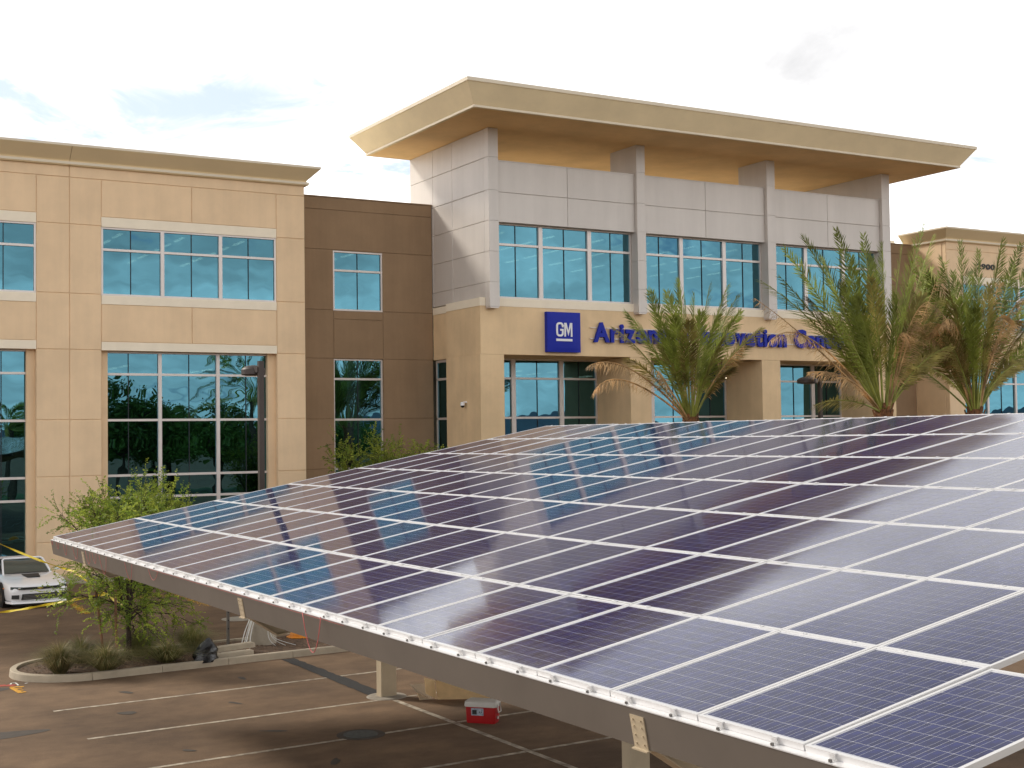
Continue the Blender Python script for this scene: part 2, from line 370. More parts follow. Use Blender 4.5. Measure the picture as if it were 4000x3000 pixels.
stroke([gp(-20, 395), gp(90, 385), gp(230, 390)], .20, 'red_mark', .005)
stroke([gp(160, 378), gp(175, 355), gp(235, 350), gp(270, 375), gp(280, 392)], .035, 'white_mark', .010)
stroke([gp(380, 362), gp(430, 352)], .035, 'white_mark', .010)
# manhole cover (dark) under the canopy and a pale collar beyond the island
def disc(name, cx, cy, r_, z0, z1, m, parent, n=28):
    b = MB(); b.lathe([(r_, z0), (r_, z1)], (cx, cy, 0), n); return part(name, b, m, parent)
mh = thing('manhole_cover', 'dark iron manhole cover in its collar between the parking stripes under the canopy', 'manhole', (9.46, 21.62, 0))
disc('collar', 9.46, 21.62, .42, .0, .006, 'stain', mh); disc('lid', 9.46, 21.62, .30, .0, .012, 'iron', mh)
mh = thing('manhole_cover', 'pale concrete manhole collar on the drive beyond the planting island', 'manhole', (12.65, 37.45, 0))
disc('collar', 12.65, 37.45, .50, .0, .006, 'pale', mh); disc('lid', 12.65, 37.45, .30, .0, .010, 'pale', mh)
# fallen petals in two gutter lines
rr = random.Random(9); b = MB()
for (xa, ya, xb, yb, n, sd) in ((9.45, 44.6, 9.25, 41.2, 500, .07), (13.05, 46.5, 12.9, 40.9, 900, .12), (10.6, 44.2, 13.0, 44.6, 300, .2)):
    for i in range(n):
        t_ = rr.random(); x = xa+(xb-xa)*t_+rr.gauss(0, sd); y = ya+(yb-ya)*t_+rr.gauss(0, sd); s_ = rr.uniform(.015, .035); a = rr.uniform(0, 3)
        c_, d_ = math.cos(a)*s_, math.sin(a)*s_; z = .006+rr.random()*.01
        b.face([(x+c_, y+d_, z), (x-d_, y+c_, z+.004), (x-c_, y-d_, z), (x+d_, y-c_, z+.004)])
pt = part('fallen_petals', b, 'petal', None); pt['kind'] = 'stuff'; tag(pt, 'yellow petals drifted in lines on the drive', 'petals')
# lawn strip and far hills behind the viewer (mirrored in the glazing)
g = MB(); g.face([(-40, -46, .02), (140, -46, .02), (140, -13, .02), (-40, -13, .02)]); struct('lawn', g, 'lawn')
g = MB(); rr = random.Random(5); pr = []
for i in range(60):
    x = -1400+i*55; h = .6*(26+22*math.sin(i*.35)+14*math.sin(i*.9+1)+rr.uniform(0, 7)); pr.append((x, max(5, h)))
for i in range(59):
    (xa, ha), (xb, hb) = pr[i], pr[i+1]
    g.face([(xa, -1200, -1), (xb, -1200, -1), (xb, -1290, hb), (xa, -1290, ha)]); g.face([(xb, -1290, hb), (xb, -1400, -1), (xa, -1400, -1), (xa, -1290, ha)])
struct('hills', g, 'hill')
# ------------------------------------------------------------------ planting island
def island_path():
    P = []
    for i in range(13): P.append(Vector((18.0-(18.0-6.75)*i/12, 29.22+.075*(18.0-(18.0-6.75)*i/12))))
    c = Vector((6.75, 31.06)); 
    for i in range(1, 18):
        a = math.pi*1.5-math.pi*i/18; ry = 1.335 if math.sin(a) < 0 else 1.60
        P.append(Vector((c.x+1.42*math.cos(a), c.y+ry*math.sin(a))))
    for i in range(13): x = 6.75+(18.0-6.75)*i/12; P.append(Vector((x, 32.32+.05*x)))
    return P
IP = island_path()
def inner(P, d):
    O = []
    for i, p_ in enumerate(P):
        t_ = (P[min(i+1, len(P)-1)]-P[max(i-1, 0)]).normalized(); O.append(p_+Vector((t_.y, -t_.x))*d)
    return O
I1 = inner(IP, .015); I2 = inner(IP, .15)
isl = MB(); isl.face([(p_.x, p_.y, .10) for p_ in inner(IP, .10)]); soil = struct('planter_soil', isl, 'soil')
# kerb in cast lengths
kroot = bpy.data.objects.new('kerb', None); COL.objects.link(kroot); kroot['kind'] = 'structure'; kroot.location = (6, 30, 0)
cum = [0]
for i in range(1, len(IP)): cum.append(cum[-1]+(IP[i]-IP[i-1]).length)
def along(P, s_):
    for i in range(1, len(P)):
        if cum[i] >= s_:
            t_ = (s_-cum[i-1])/(cum[i]-cum[i-1]); return P[i-1].lerp(P[i], t_)
    return P[-1]
cuts = [0, 1.8, 3.4, 4.98, 6.56, 8.15, 9.7, 11.25, 14.2, 16.4, 18.2, 20, 21.8, 23.6, 25.4, cum[-1]]
cuts = [c for c in cuts if c <= cum[-1]]
for k in range(len(cuts)-1):
    a, b_ = cuts[k]+.006, cuts[k+1]-.006; n = max(2, int((b_-a)/.16)); rings = []
    for i in range(n+1):
        s_ = a+(b_-a)*i/n; o_, m1, i2 = along(IP, s_), along(I1, s_), along(I2, s_)
        m2 = m1.lerp(i2, .12)
        rings.append([(o_.x, o_.y, 0), (m1.x, m1.y, .135), (m2.x, m2.y, .15), (i2.x, i2.y, .15), (i2.x, i2.y, .02)])
    smooth(part('kerb_segment', MB().loft(rings), 'kerb', kroot), 30)
# gravel
rr = random.Random(21); b = MB()
def in_island(x, y): return y > 29.22+.075*x+.2 and y < 32.32+.05*x-.2 and (x > 6.75 or ((x-6.75)/1.2)**2+((y-31.06)/1.25)**2 < 1)
n = 0
while n < 2600:
    x, y = rr.uniform(5.4, 17.5), rr.uniform(29.5, 33)
    if not in_island(x, y): continue
    n += 1; s_ = rr.uniform(.012, .035); h = s_*rr.uniform(.6, 1); a = rr.uniform(0, 3)
    P = [(x+s_*math.cos(a+j*1.57)*rr.uniform(.7, 1.2), y+s_*math.sin(a+j*1.57)*rr.uniform(.7, 1.2), .10) for j in range(4)]
    top = (x, y, .10+h)
    for j in range(4): b.face([P[j], P[(j+1) % 4], top])
gv = part('gravel', b, 'stone', soil); gv['kind'] = 'stuff'
# ------------------------------------------------------------------ the office building
BL = thing('office_building', 'three storey tan, brown and grey office building with teal mirror windows and overhanging roof', 'building', (39, 52, 0))
Z0 = HC
ZU = [13.30, 12.44, 10.68]                                   # upper storey glazing: head, transom, sill
ZL = [8.58, 7.70, 5.93, 3.80, 2.95, .90, .25]                # tall lower glazing
prng = random.Random(17)
def panel(parent, name, m, x0, x1, y0, y1, z0, z1, gap=.011, axis='y'):
    """one cladding or render panel, edges eased"""
    if axis == 'y': x0 += gap; x1 -= gap
    else: y0 += gap; y1 -= gap
    z0 += gap; z1 -= gap; e = .012
    b = MB()
    if axis == 'y':
        ring = lambda y, k: [(x0+k, y, z0+k), (x1-k, y, z0+k), (x1-k, y, z1-k), (x0+k, y, z1-k)]
        b.loft([ring(y1, 0), ring(y0+e, 0), ring(y0, e)])
    else:
        ring = lambda x, k: [(x, y0+k, z0+k), (x, y0+k, z1-k), (x, y1-k, z1-k), (x, y1-k, z0+k)]
        b.loft([ring(x1, 0), ring(x0+e, 0), ring(x0, e)])
    return part(name, b, m, parent)
def window(x0, x1, Y, zs, mull, joints, fw=.07, mw=.14, tw=.09, jw=.028, skip_top=False):
    """aluminium frame with recessed panes; zs from head to sill, mull: centre lines of wide mullions"""
    b = MB(); d0, d1 = Y-.06, Y+.10
    zt, zb = zs[0], zs[-1]
    b.box(x0, x1, d0, d1, zt-fw, zt); b.box(x0, x1, d0, d1, zb, zb+fw)
    b.box(x0, x0+fw, d0+.002, d1, zb+fw, zt-fw); b.box(x1-fw, x1, d0+.002, d1, zb+fw, zt-fw)
    for mx_ in mull: b.box(mx_-mw/2, mx_+mw/2, d0-.012, d1, zb+fw, zt-fw)
    cuts_ = [x0+fw]+[c for mx_ in mull for c in (mx_-mw/2, mx_+mw/2)]+[x1-fw]
    for z in zs[1:-1]:
        for i in range(0, len(cuts_), 2): b.box(cuts_[i], cuts_[i+1], d0+.004, d1, z-tw/2, z+tw/2)
    wo = part('window', b, 'alu', BL)
    zz = [zt-fw]+[v for z in zs[1:-1] for v in (z+tw/2, z-tw/2)]+[zb+fw]
    for i in range(0, len(cuts_), 2):
        xs = [cuts_[i]]+[j for j in joints if cuts_[i] < j < cuts_[i+1]]+[cuts_[i+1]]
        for j in xs[1:-1]:
            for q in range(0, len(zz), 2): part('glazing_joint', MB().box(j-jw/2, j+jw/2, Y-.01, Y+.05, zz[q+1], zz[q]), 'dark', wo)
        for a_, c_ in zip(xs, xs[1:]):
            l = a_ + (jw/2 if a_ in xs[1:-1] else 0); r_ = c_ - (jw/2 if c_ in xs[1:-1] else 0)
            for q in range(0, len(zz), 2):
                z1_, z0_ = zz[q], zz[q+1]
                pb = MB(); pb.box(-(r_-l)/2, (r_-l)/2, 0, .012, -(z1_-z0_)/2, (z1_-z0_)/2)
                o = bpy.data.objects.new('pane', pb.mesh('pane', 'glass')); COL.objects.link(o)
                o.location = ((l+r_)/2, Y+.02, (z0_+z1_)/2); o.rotation_euler = (R(prng.gauss(0, .05)), 0, R(prng.gauss(0, .07)))
                o.parent = wo
    return wo
# ---- left wing ------------------------------------------------------------
YW = 52.0
def wing(xa, xb, bays, mid, corner_side, cols):
    """tan wing between xa and xb; bays = window openings; cols = x of the vertical panel joints"""
    wall = MB()   # backing with openings, 35 mm behind the panel faces
    yb0, yb1 = YW+.035, YW+.30
    lo_edges = [xa]+[e for b_ in bays for e in b_]+[xb]
    for i in range(0, len(lo_edges), 2): wall.box(lo_edges[i], lo_edges[i+1], yb0, yb1, 0, 15.55)
    for (p, q) in bays:
        wall.box(p, q, yb0, yb1, 13.30, 15.55); wall.box(p, q, yb0, yb1, 8.58, 10.68); wall.box(p, q, yb0, yb1, 0, .25)
        for e in (p-.002, q-.298): wall.box(e, e+.30, yb1, YW+.62, .25, 8.58)
    wo = part('wall', wall, 'tan', BL)
    def pn(x0, x1, z0, z1): panel(wo, 'wall_panel', 'tan', x0, x1, YW, YW+.05, z0, z1)
    for x0, x1 in zip(mid, mid[1:]): pn(x0, x1, 15.1, 15.55)
    for (p, q) in bays:
        h = (p+q)/2
        for x0, x1 in ((p, h), (h, q)):
            pn(x0, x1, 13.68, 15.1); pn(x0, x1, 8.91, 10.34)
        for nm, z0, z1 in (('lintel_band', 13.30, 13.68), ('sill_band', 10.34, 10.68), ('lintel_band', 8.58, 8.91)):
            part(nm, MB().box(p+.004, q-.004, YW-.012, YW+.06, z0+.004, z1-.004), 'cream', BL)
    for x0, x1 in cols:
        zc = [15.1, 13.33, 10.71, 8.59, 5.95, 3.83, 1.4, 0]
        for z1, z0 in zip(zc, zc[1:]): pn(x0, x1, z0, z1)
    # upper and lower windows
    for (p, q) in bays:
        wd = q-p; m2 = [p+wd*.3355, p+wd*.668]; jn = [p+wd*.162, p+wd*.502, p+wd*.835]
        window(p+.005, q-.005, YW+.10, ZU, m2, jn)
        window(p+.02, q-.02, YW+.50, ZL, m2, jn)
        part('soffit', MB().box(p, q, YW+.302, YW+.62, 8.585, 8.65), 'tan', BL)
    return wo
wl = wing(-4.1, 20.45, [(-4.1+.9, 3.75-.0), (5.2-2.3, 9.84)] and [(2.87, 9.84), (12.22, 19.22)], [-4.1, 4.0, 11.04, 20.45], 1,
          [(-4.1, 1.6), (1.6, 2.87), (9.84, 11.04), (11.04, 12.22), (19.22, 20.45)])
wr = wing(58.08, 84.0, [(59.33, 66.33), (68.73, 75.73)], [58.08, 67.5, 76.9, 84.0], -1,
          [(58.08, 59.33), (66.33, 67.53), (67.53, 68.73), (75.73, 77), (77, 84)])
for xa, xb, sx in ((-4.1, 20.45, 20.42), (58.08, 84.0, 58.08)):    # side returns and roofs
    boxo('wall', 'tan', BL, sx-.03 if sx > 30 else sx-.27, sx+.24 if sx > 30 else sx+.03, YW+.31, 71, 0, 15.55)
    boxo('roof', 'roofdeck', BL, xa+.3, xb-.3, YW+.31, 71, 14.6, 14.8)
    boxo('wall', 'tan', BL, xa, xb, 71, 71.3, 0, 15.5)
# cornices: flared fascia over a half-round moulding, mitred round the corners
def cornice(x0, x1, y0, y1, left, right):
    """profile swept round front and returns (x0..x1 wall faces, y0 front face)"""
    pf = [(.02, 15.52), (.11, 15.53), (.15, 15.58), (.15, 15.63), (.11, 15.68), (.06, 15.70), (.08, 15.74), (.50, 16.16), (.52, 16.18), (.52, 16.26), (-.3, 16.26), (-.3, 15.52)]
    path = lambda o, z: ([(x0-o, y1, z), (x0-o, y0-o, z)] if left else [(x0, y0-o, z)]) + ([(x1+o, y0-o, z), (x1+o, y1, z)] if right else [(x1, y0-o, z)])
    cols_ = [path(o, z) for o, z in pf]
    rings = [[c[i] for c in cols_] for i in range(len(cols_[0]))]
    return part('cornice', MB().loft(rings), 'cornice', BL)
cornice(-4.1, 11.03, YW, 56, False, False); cornice(11.045, 20.45, YW, 55, False, True)
cornice(58.08, 84, YW, 55.0, True, False)
for (a_, c_, l_, r2_) in ((-4.1, 20.45, 0, 1), (58.08, 84, 1, 0)):     # pale bead and drip edge
    for o_, z0_, z1_ in ((.155, 15.575, 15.665), (.53, 16.19, 16.275)):
        part('cornice_trim', MB().box(a_-o_*l_, c_+o_*r2_, YW-o_, YW-o_+.05, z0_, z1_), 'trim', BL)
        part('cornice_trim', MB().box(*( (a_-o_, a_-o_+.05) if l_ else (c_+o_-.05, c_+o_) ), YW-o_+.052, 55, z0_, z1_), 'trim', BL)
boxo('rear_cornice_box', 'trim', BL, 52.5, 62.5, 60, 60.3, 15.0, 16.9)  # plain cream box added to stand for the sunlit rear cornice
# ---- brown links -----------------------------------------------------------
YB = 54.35
def linkwall(xa, xb, wx0, wx1):
    wall = MB(); a, b_ = YB+.03, YB+.3
    for x0, x1 in ((xa, wx0), (wx1, xb)): wall.box(x0, x1, a, b_, 0, 15.60)
    wall.box(wx0, wx1, a, b_, 13.31, 15.60); wall.box(wx0, wx1, a, b_, 8.58, 10.67); wall.box(wx0, wx1, a, b_, 0, .25)
    wo = part('wall', wall, 'brown', BL)
    zc = [15.60, 15.06, 13.32, 10.69, 8.58, 5.96, 3.8, 1.4, 0]
    for z1, z0 in zip(zc, zc[1:]):
        if z1 in (15.60, 15.06):
            panel(wo, 'wall_panel', 'brown', xa, xb, YB, YB+.05, z0, z1); continue
        panel(wo, 'wall_panel', 'brown', xa, wx0, YB, YB+.05, z0, z1); panel(wo, 'wall_panel', 'brown', wx1, xb, YB, YB+.05, z0, z1)
    panel(wo, 'wall_panel', 'brown', wx0, wx1, YB, YB+.05, 10.30, 10.67); panel(wo, 'wall_panel', 'brown', wx0, wx1, YB, YB+.05, 8.58, 10.30)
    part('coping', MB().box(xa, xb, YB-.02, YB+.32, 15.60, 15.65), 'brown', BL)
    h = (wx0+wx1)/2
    window(wx0, wx1, YB+.10, ZU, [], [h], fw=.07); window(wx0, wx1, YB+.16, ZL, [], [h], fw=.07)
    boxo('roof', 'roofdeck', BL, xa, xb, YB+.31, 71, 14.6, 14.8)
linkwall(20.46, 27.5, 22.68, 25.03); linkwall(50.84, 58.04, 53.3, 55.65)
# ---- tower ----------------------------------------------------------------
XS, YF, YG, YP, ZT = 27.52, 49.07, 49.63, 49.26, 18.12
side = MB().box(XS+.04, XS+.35, YF+.42, 56.6, 10.97, ZT-.002)
sw = part('wall', side, 'clad', BL)
ys = [YF+.40, 52.38, 54.25, 56.6]; zs_ = [10.97, 11.60, 12.89, 14.19, 15.48, 16.88, ZT-.004]
for y0, y1 in zip(ys, ys[1:]):
    for z0, z1 in zip(zs_, zs_[1:]): panel(sw, 'cladding_panel', 'clad', XS, XS+.06, y0, y1, z0, z1, gap=.009, axis='x')
boxo('wall', 'clad', BL, XS+.35, 50.28, 56.3, 56.6, 14.8, 16.2)
fz = [10.55, 11.60, 12.89, 14.19, 15.48, 16.88, ZT-.004]
for fx, yb, wd in ((27.52, YF+.39, .47), (35.14, 51.13, .46), (42.73, 51.13, .50), (50.28, 56.6, .54)):
    core = part('fin', MB().box(fx+.03, fx+wd-.03, YF+.03, yb-.01, 10.57, ZT-.006), 'clad', BL)
    for z0, z1 in zip(fz, fz[1:]):
        o = part('cladding_panel', MB().box(fx, fx+wd, YF, yb, z0+.008, z1-.008), 'clad', core)
    part('fin_cap', MB().box(fx+.03, fx+wd-.03, YF+.03, YF+.42, 10.50, 10.556), 'alu', core)
# parapet panels and glazing in each bay
for x0, x1 in ((28.0, 35.135), (35.605, 42.725), (43.235, 50.275)):
    back = part('parapet', MB().box(x0, x1, YP+.04, YP+.30, 14.19, 16.76), 'clad', BL)
    h = (x0+x1)/2
    for a_, c_ in ((x0, h), (h, x1)):
        panel(back, 'cladding_panel', 'clad', a_, c_, YP, YP+.06, 14.17, 15.45, gap=.009)
        panel(back, 'cladding_panel', 'clad', a_, c_, YP, YP+.06, 15.45, 16.78, gap=.009)
    part('coping', MB().box(x0, x1, YP-.02, YP+.32, 16.77, 16.81), 'clad', back)
    wd = x1-x0
    window(x0+.2, x1-.02, YG, [14.19, 13.28, 10.98], [x0+wd*.328, x0+wd*.682], [x0+wd*.155, x0+wd*.50, x0+wd*.845], mw=.20, tw=.10)
boxo('roof', 'roofdeck', BL, 28.0, 50.3, YP+.31, 56.3, 15.4, 15.6)
# entrance base: cap, band, piers, soffit
YE, XE = 49.5, 27.28
base = MB()
base.box(XE, 51.4, YE, YE+.45, 8.58, 10.62)
bo = part('wall', base, 'tan2', BL)
part('coping', MB().box(XE-.02, 51.42, YE-.02, 49.555, 10.62, 10.97), 'cream', BL)
part('coping', MB().box(XE-.02, XE+.5, 49.557, 52.60, 10.62, 10.96), 'cream', BL)
part('coping', MB().box(XS-.02, XS+.4, 52.603, YB-.01, 10.62, 10.93), 'cream', BL)
boxo('wall', 'tan2', BL, XE, XE+.45, YE+.452, 52.60, 8.58, 10.618)
boxo('wall', 'tan2', BL, XS, XS+.42, 52.602, YB-.005, 8.58, 10.617)
boxo('soffit', 'tan2', BL, XE+.46, 51.3, YE+.455, 52.6, 8.60, 8.72)
boxo('wall', 'tan2', BL, XE+.46, 51.3, 52.62, 52.9, 8.60, 10.9)
for x0, x1 in ((27.25, 28.40), (34.92, 36.06), (42.57, 43.71), (50.22, 51.38)):
    part('pier', MB().box(x0, x1, YE-.003, 52.6 if x0 < 28 else 52.18, 0, 8.572), 'tan2', BL)
for x0, x1 in ((28.40, 34.92), (36.06, 42.57), (43.71, 50.22)):
    wd = x1-x0
    window(x0, x1, 52.25, ZL, [x0+wd*.31, x0+wd*.70], [x0+wd*.155, x0+wd*.505, x0+wd*.85], mw=.22)
sidew = MB()                                                              # narrow glazing on the return beside the brown link
for z in (8.5, 7.70, 5.93, 3.8, .3): sidew.box(XS+.10, XS+.22, 52.62, YB-.03, z-.05, z+.05)
sidew.box(XS+.10, XS+.22, YB-.11, YB-.03, .35, 8.45); sidew.box(XS+.10, XS+.22, 52.62, 52.70, .35, 8.45)
sw_ = part('window', sidew, 'alu', BL)
for z1, z0 in ((8.45, 7.75), (7.65, 5.98), (5.88, 3.85), (3.75, .35)):
    part('pane', MB().box(XS+.15, XS+.165, 52.70, YB-.11, z0, z1), 'glass', sw_)
# the wide flat roof: outward-flared fascia, soffit, drip edge
bx0, bx1, by0, by1, tz = 25.35, 52.84, 46.30, 56.69, 18.12
ex = .58
rf = MB(); pf = [(0, tz), (0.0, tz+.10), (.03, tz+.13), (ex-.03, 18.97), (ex, 18.99), (ex, 19.12)]
rings = [[(bx0-o, by0-o, z), (bx1+o, by0-o, z), (bx1+o, by1+o, z), (bx0-o, by1+o, z)] for o, z in pf]
rf.loft(rings)
roof = part('canopy_roof', rf, 'roofc', BL)
part('soffit', MB().box(bx0+.10, bx1-.10, by0+.10, by1-.10, tz-.006, tz+.05), 'soffit', roof)
def ringtrim(o, z0, z1, t):
    b = MB(); x0, x1, y0, y1 = bx0-o, bx1+o, by0-o, by1+o
    b.box(x0, x1, y0, y0+t, z0, z1); b.box(x0, x1, y1-t, y1, z0, z1); b.box(x0, x0+t, y0+t, y1-t, z0, z1); b.box(x1-t, x1, y0+t, y1-t, z0, z1); return b
part('fascia_trim', ringtrim(ex+.015, 19.0, 19.14, .06), 'trim', roof)
part('fascia_trim', ringtrim(.03, tz+.01, tz+.10, .05), 'trim', roof)
# ---- interiors with ceiling light strips, dim behind the glass
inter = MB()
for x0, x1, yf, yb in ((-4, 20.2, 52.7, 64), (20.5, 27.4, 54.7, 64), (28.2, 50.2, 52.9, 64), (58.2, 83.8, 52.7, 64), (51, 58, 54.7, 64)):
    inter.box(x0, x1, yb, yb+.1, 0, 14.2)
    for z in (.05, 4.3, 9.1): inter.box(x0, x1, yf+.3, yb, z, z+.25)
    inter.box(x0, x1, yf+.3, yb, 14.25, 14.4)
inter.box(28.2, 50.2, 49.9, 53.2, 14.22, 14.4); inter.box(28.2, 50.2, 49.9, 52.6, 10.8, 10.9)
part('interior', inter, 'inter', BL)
for (xs, ya, z, n) in (((29.0, 31.6, 34.2, 36.8, 39.4, 42, 44.6, 47.2), 50.6, 13.95, 6), ((13.3, 15.8, 18.3), 53.6, 13.3, 5), ((23.9,), 55.2, 13.3, 4), ((13.6, 17.6), 53.8, 8.1, 5), ((31.6, 33.8, 38, 41, 47), 53.6, 8.1, 4)):
    for x in xs:
        for k in range(n): part('light_strip', MB().box(x, x+.13, ya+k*1.9, ya+k*1.9+1.2, z, z+.04), 'strip', BL)
# ------------------------------------------------------------------ signs
def glyph(ch, size, ext, off=0.0, bev=0.0):
    c = bpy.data.curves.new('glyph', 'FONT'); c.body = ch; c.size = size; c.extrude = ext; c.offset = off; c.bevel_depth = bev; c.resolution_u = 4
    o = bpy.data.objects.new('glyph', c); me = bpy.data.meshes.new_from_object(o)
    bpy.data.objects.remove(o); bpy.data.curves.remove(c)
    return me
def lettering(root, text, x0, x1, y, zb, size, ext, off, m, name='letter', sx=None, space=.16):
    gl = []
    for ch in text:
        if ch == ' ': gl.append((None, .36*size, 0)); continue
        me = glyph(ch, size, ext, off); xs_ = [v.co.x for v in me.vertices]; gl.append((me, max(xs_)-min(xs_), min(xs_)))
    tot = sum(wd for _, wd, _ in gl)+space*size*.5*(len(gl)-1)
    k = (x1-x0)/tot; x = x0
    for (me, wd, mn), ch in zip(gl, text):
        if me:
            me.transform(Matrix(((k, 0, 0, x-mn*k), (0, 0, -1, y), (0, 1, 0, zb), (0, 0, 0, 1))))
            me.materials.clear(); me.materials.append(M[m]); me.name = name
            link(name, me, root)
        x += (wd+space*size*.5)*k
sg = thing('logo_sign', 'square blue box sign with white underlined GM letters on the entrance wall', 'sign', (31.3, 49.3, 8.7))
xg0, xg1, zg0, zg1 = 30.46, 32.14, 8.73, 10.44
b = MB()
n = 10                                                               # gently pillowed face
P = [[(xg0+(xg1-xg0)*i/n, 49.29-.05*(1-((2*i/n-1)**4))*(1-((2*j/n-1)**4)), zg0+(zg1-zg0)*j/n) for j in range(n+1)] for i in range(n+1)]
for i in range(n):
    for j in range(n): b.face([P[i][j], P[i+1][j], P[i+1][j+1], P[i][j+1]])
part('sign_face', b, 'blue', sg)
part('sign_box', MB().box(xg0-.015, xg1+.015, 49.295, 49.498, zg0-.015, zg1+.015), 'blue', sg)
def ribbon(pts, wd, y0, y1, closed=False):
    b = MB(); P = [Vector((x, z)) for x, z in pts]; Lr = []
    for i, q in enumerate(P):
        a = (P[i]-P[i-1]).normalized() if i else (P[1]-P[0]).normalized(); c = (P[i+1]-P[i]).normalized() if i < len(P)-1 else a
        n = Vector((-(a+c).y, (a+c).x)).normalized(); k = wd/2/max(.35, n.dot(Vector((-a.y, a.x))))
        Lr.append((q+n*k, q-n*k))
    b.loft([[(l.x, y0, l.y), (r_.x, y0, r_.y), (r_.x, y1, r_.y), (l.x, y1, l.y)] for l, r_ in Lr]); return b
gx, gz, gw, gh = 30.905, 9.43, .29, .53
arc = lambda cx, cz, r_, a0, a1, n=6: [(cx+r_*math.cos(R(a0+(a1-a0)*i/n)), cz+r_*math.sin(R(a0+(a1-a0)*i/n))) for i in range(n+1)]
part('letter', ribbon([(gx+gw, gz+gh-.17), (gx+gw, gz+gh-.11)]+arc(gx+gw-.11, gz+gh-.11, .11, 0, 90)+arc(gx+.11, gz+gh-.11, .11, 90, 180)+arc(gx+.11, gz+.11, .11, 180, 270)+arc(gx+gw-.11, gz+.11, .11, 270, 360)+[(gx+gw, gz+.25), (gx+gw-.13, gz+.25)], .085, 49.212, 49.236), 'white', sg)
mx0 = 31.315
part('letter', ribbon([(mx0, gz-.042), (mx0, gz+gh-.01), (mx0+.045, gz+gh-.01), (mx0+.165, gz+.10), (mx0+.285, gz+gh-.01), (mx0+.33, gz+gh-.01), (mx0+.33, gz-.042)], .075, 49.212, 49.236), 'white', sg)
part('underline', MB().box(30.86, 31.68, 49.215, 49.236, 9.19, 9.29), 'white', sg)
ls = thing('sign_lettering', 'blue channel letters reading Arizona IT Innovation Center on the entrance wall', 'sign', (40.4, 49.4, 9.2))
lettering(ls, 'Arizona IT Innovation Center', 32.88, 48.0, 49.37, 9.235, 1.17, .055, .042, 'blue', space=.12)
part('raceway', MB().box(32.75, 48.1, 49.42, 49.45, 9.34, 9.375), 'alu', ls); part('raceway', MB().box(32.75, 48.1, 49.42, 49.45, 9.825, 9.85), 'alu', ls)
for k in range(16): part('standoff', MB().box(33.2+k*.96, 33.23+k*.96, 49.44, 49.498, 9.34, 9.38), 'alu', ls)
nm = thing('address_numerals', 'small black numerals 2900 high on the right wing wall', 'sign', (61.3, 51.95, 14.1))
lettering(nm, '2900', 60.48, 61.95, 51.965, 14.14, .42, .02, .012, 'black', space=.12)
dc = thing('security_camera', 'small white dome security camera on the left side of the entrance pier', 'camera', (27.28, 50.75, 6.5))
part('bracket', MB().box(27.10, 27.25, 50.72, 50.80, 6.56, 6.62), 'white', dc)
smooth(part('housing', MB().lathe([(.02, .16), (.09, .14), (.10, .05), (.10, .0)], (27.06, 50.76, 6.44), 16), 'white', dc))
smooth(part('dome', MB().lathe([(.085, 0), (.075, -.045), (.045, -.08), (.008, -.092)], (27.06, 50.76, 6.438), 16), 'black', dc))
# walkway in front of the building
g = MB(); g.box(-6, 90, 50.2, 52.0, -.02, .15); struct('walkway', g, 'conc')
# ------------------------------------------------------------------ solar canopy
TILT = R(10.4); XC, ZC, YC, PW, PL = 5.45, HC-1.825, 27.18, 1.0065, 1.6365
CN = thing('solar_canopy', 'large tilted solar panel carport canopy on tan steel columns over the parking stalls', 'solar canopy', (11.3, 16, 0))
ct, st_ = math.cos(TILT), math.sin(TILT)
def cp(u, v, h=0.0): return Vector((XC+u*ct-h*st_, v, ZC+u*st_+h*ct))
FR, W_, L_ = .025, .9915, 1.6265
fb = MB()   # frame, local: x along the slope, y across, top at z=0
for (x0, x1, y0, y1) in ((0, L_, 0, FR), (0, L_, W_-FR, W_), (0, FR, FR, W_-FR), (L_-FR, L_, FR, W_-FR)): fb.box(x0, x1, y0, y1, -.042, 0)
me_frame = fb.mesh('solar_panel', 'frame')
cw = .1535; x_off = (L_-10*cw)/2; y_off = (W_-6*cw)/2
sb = MB(); sb.face([(FR, FR, -.0050), (L_-FR, FR, -.0050), (L_-FR, W_-FR, -.0050), (FR, W_-FR, -.0050)]); sb.face([(FR, W_-FR, -.03), (L_-FR, W_-FR, -.03), (L_-FR, FR, -.03), (FR, FR, -.03)])
me_sheet = sb.mesh('backsheet', 'sheet')
def cell(bm, x, y):
    a, b_, z = .0019, cw-.0019, -.0045; c = .0024
    bm.face([(x+a+c, y+a, z), (x+b_-c, y+a, z), (x+b_, y+a+c, z), (x+b_, y+b_-c, z), (x+b_-c, y+b_, z), (x+a+c, y+b_, z), (x+a, y+b_-c, z), (x+a, y+a+c, z)], 0)
    for q in (.27, .73): bm.face([(x+a, y+cw*q-.0011, z+.0002), (x+b_, y+cw*q-.0011, z+.0002), (x+b_, y+cw*q+.0011, z+.0002), (x+a, y+cw*q+.0011, z+.0002)], 1)
cgm = MB()
for i in range(10):
    for j in range(6): cell(cgm, x_off+i*cw, y_off+j*cw)
me_cells = cgm.mesh('cell_grid', ['cell', 'bus'])
c1 = MB(); cell(c1, 0, 0); me_cell = c1.mesh('cell', ['cell', 'bus'])
rot = Matrix.Rotation(-TILT, 4, 'Y')
def add(name, me, parent, Mx):
    o = bpy.data.objects.new(name, me); COL.objects.link(o); o.parent = parent; o.matrix_basis = Mx; return o
CNI = Matrix.Translation(-CN.location)
near_panels = {(0, 21), (0, 20), (1, 20), (0, 19), (1, 19)}
prn = random.Random(2)
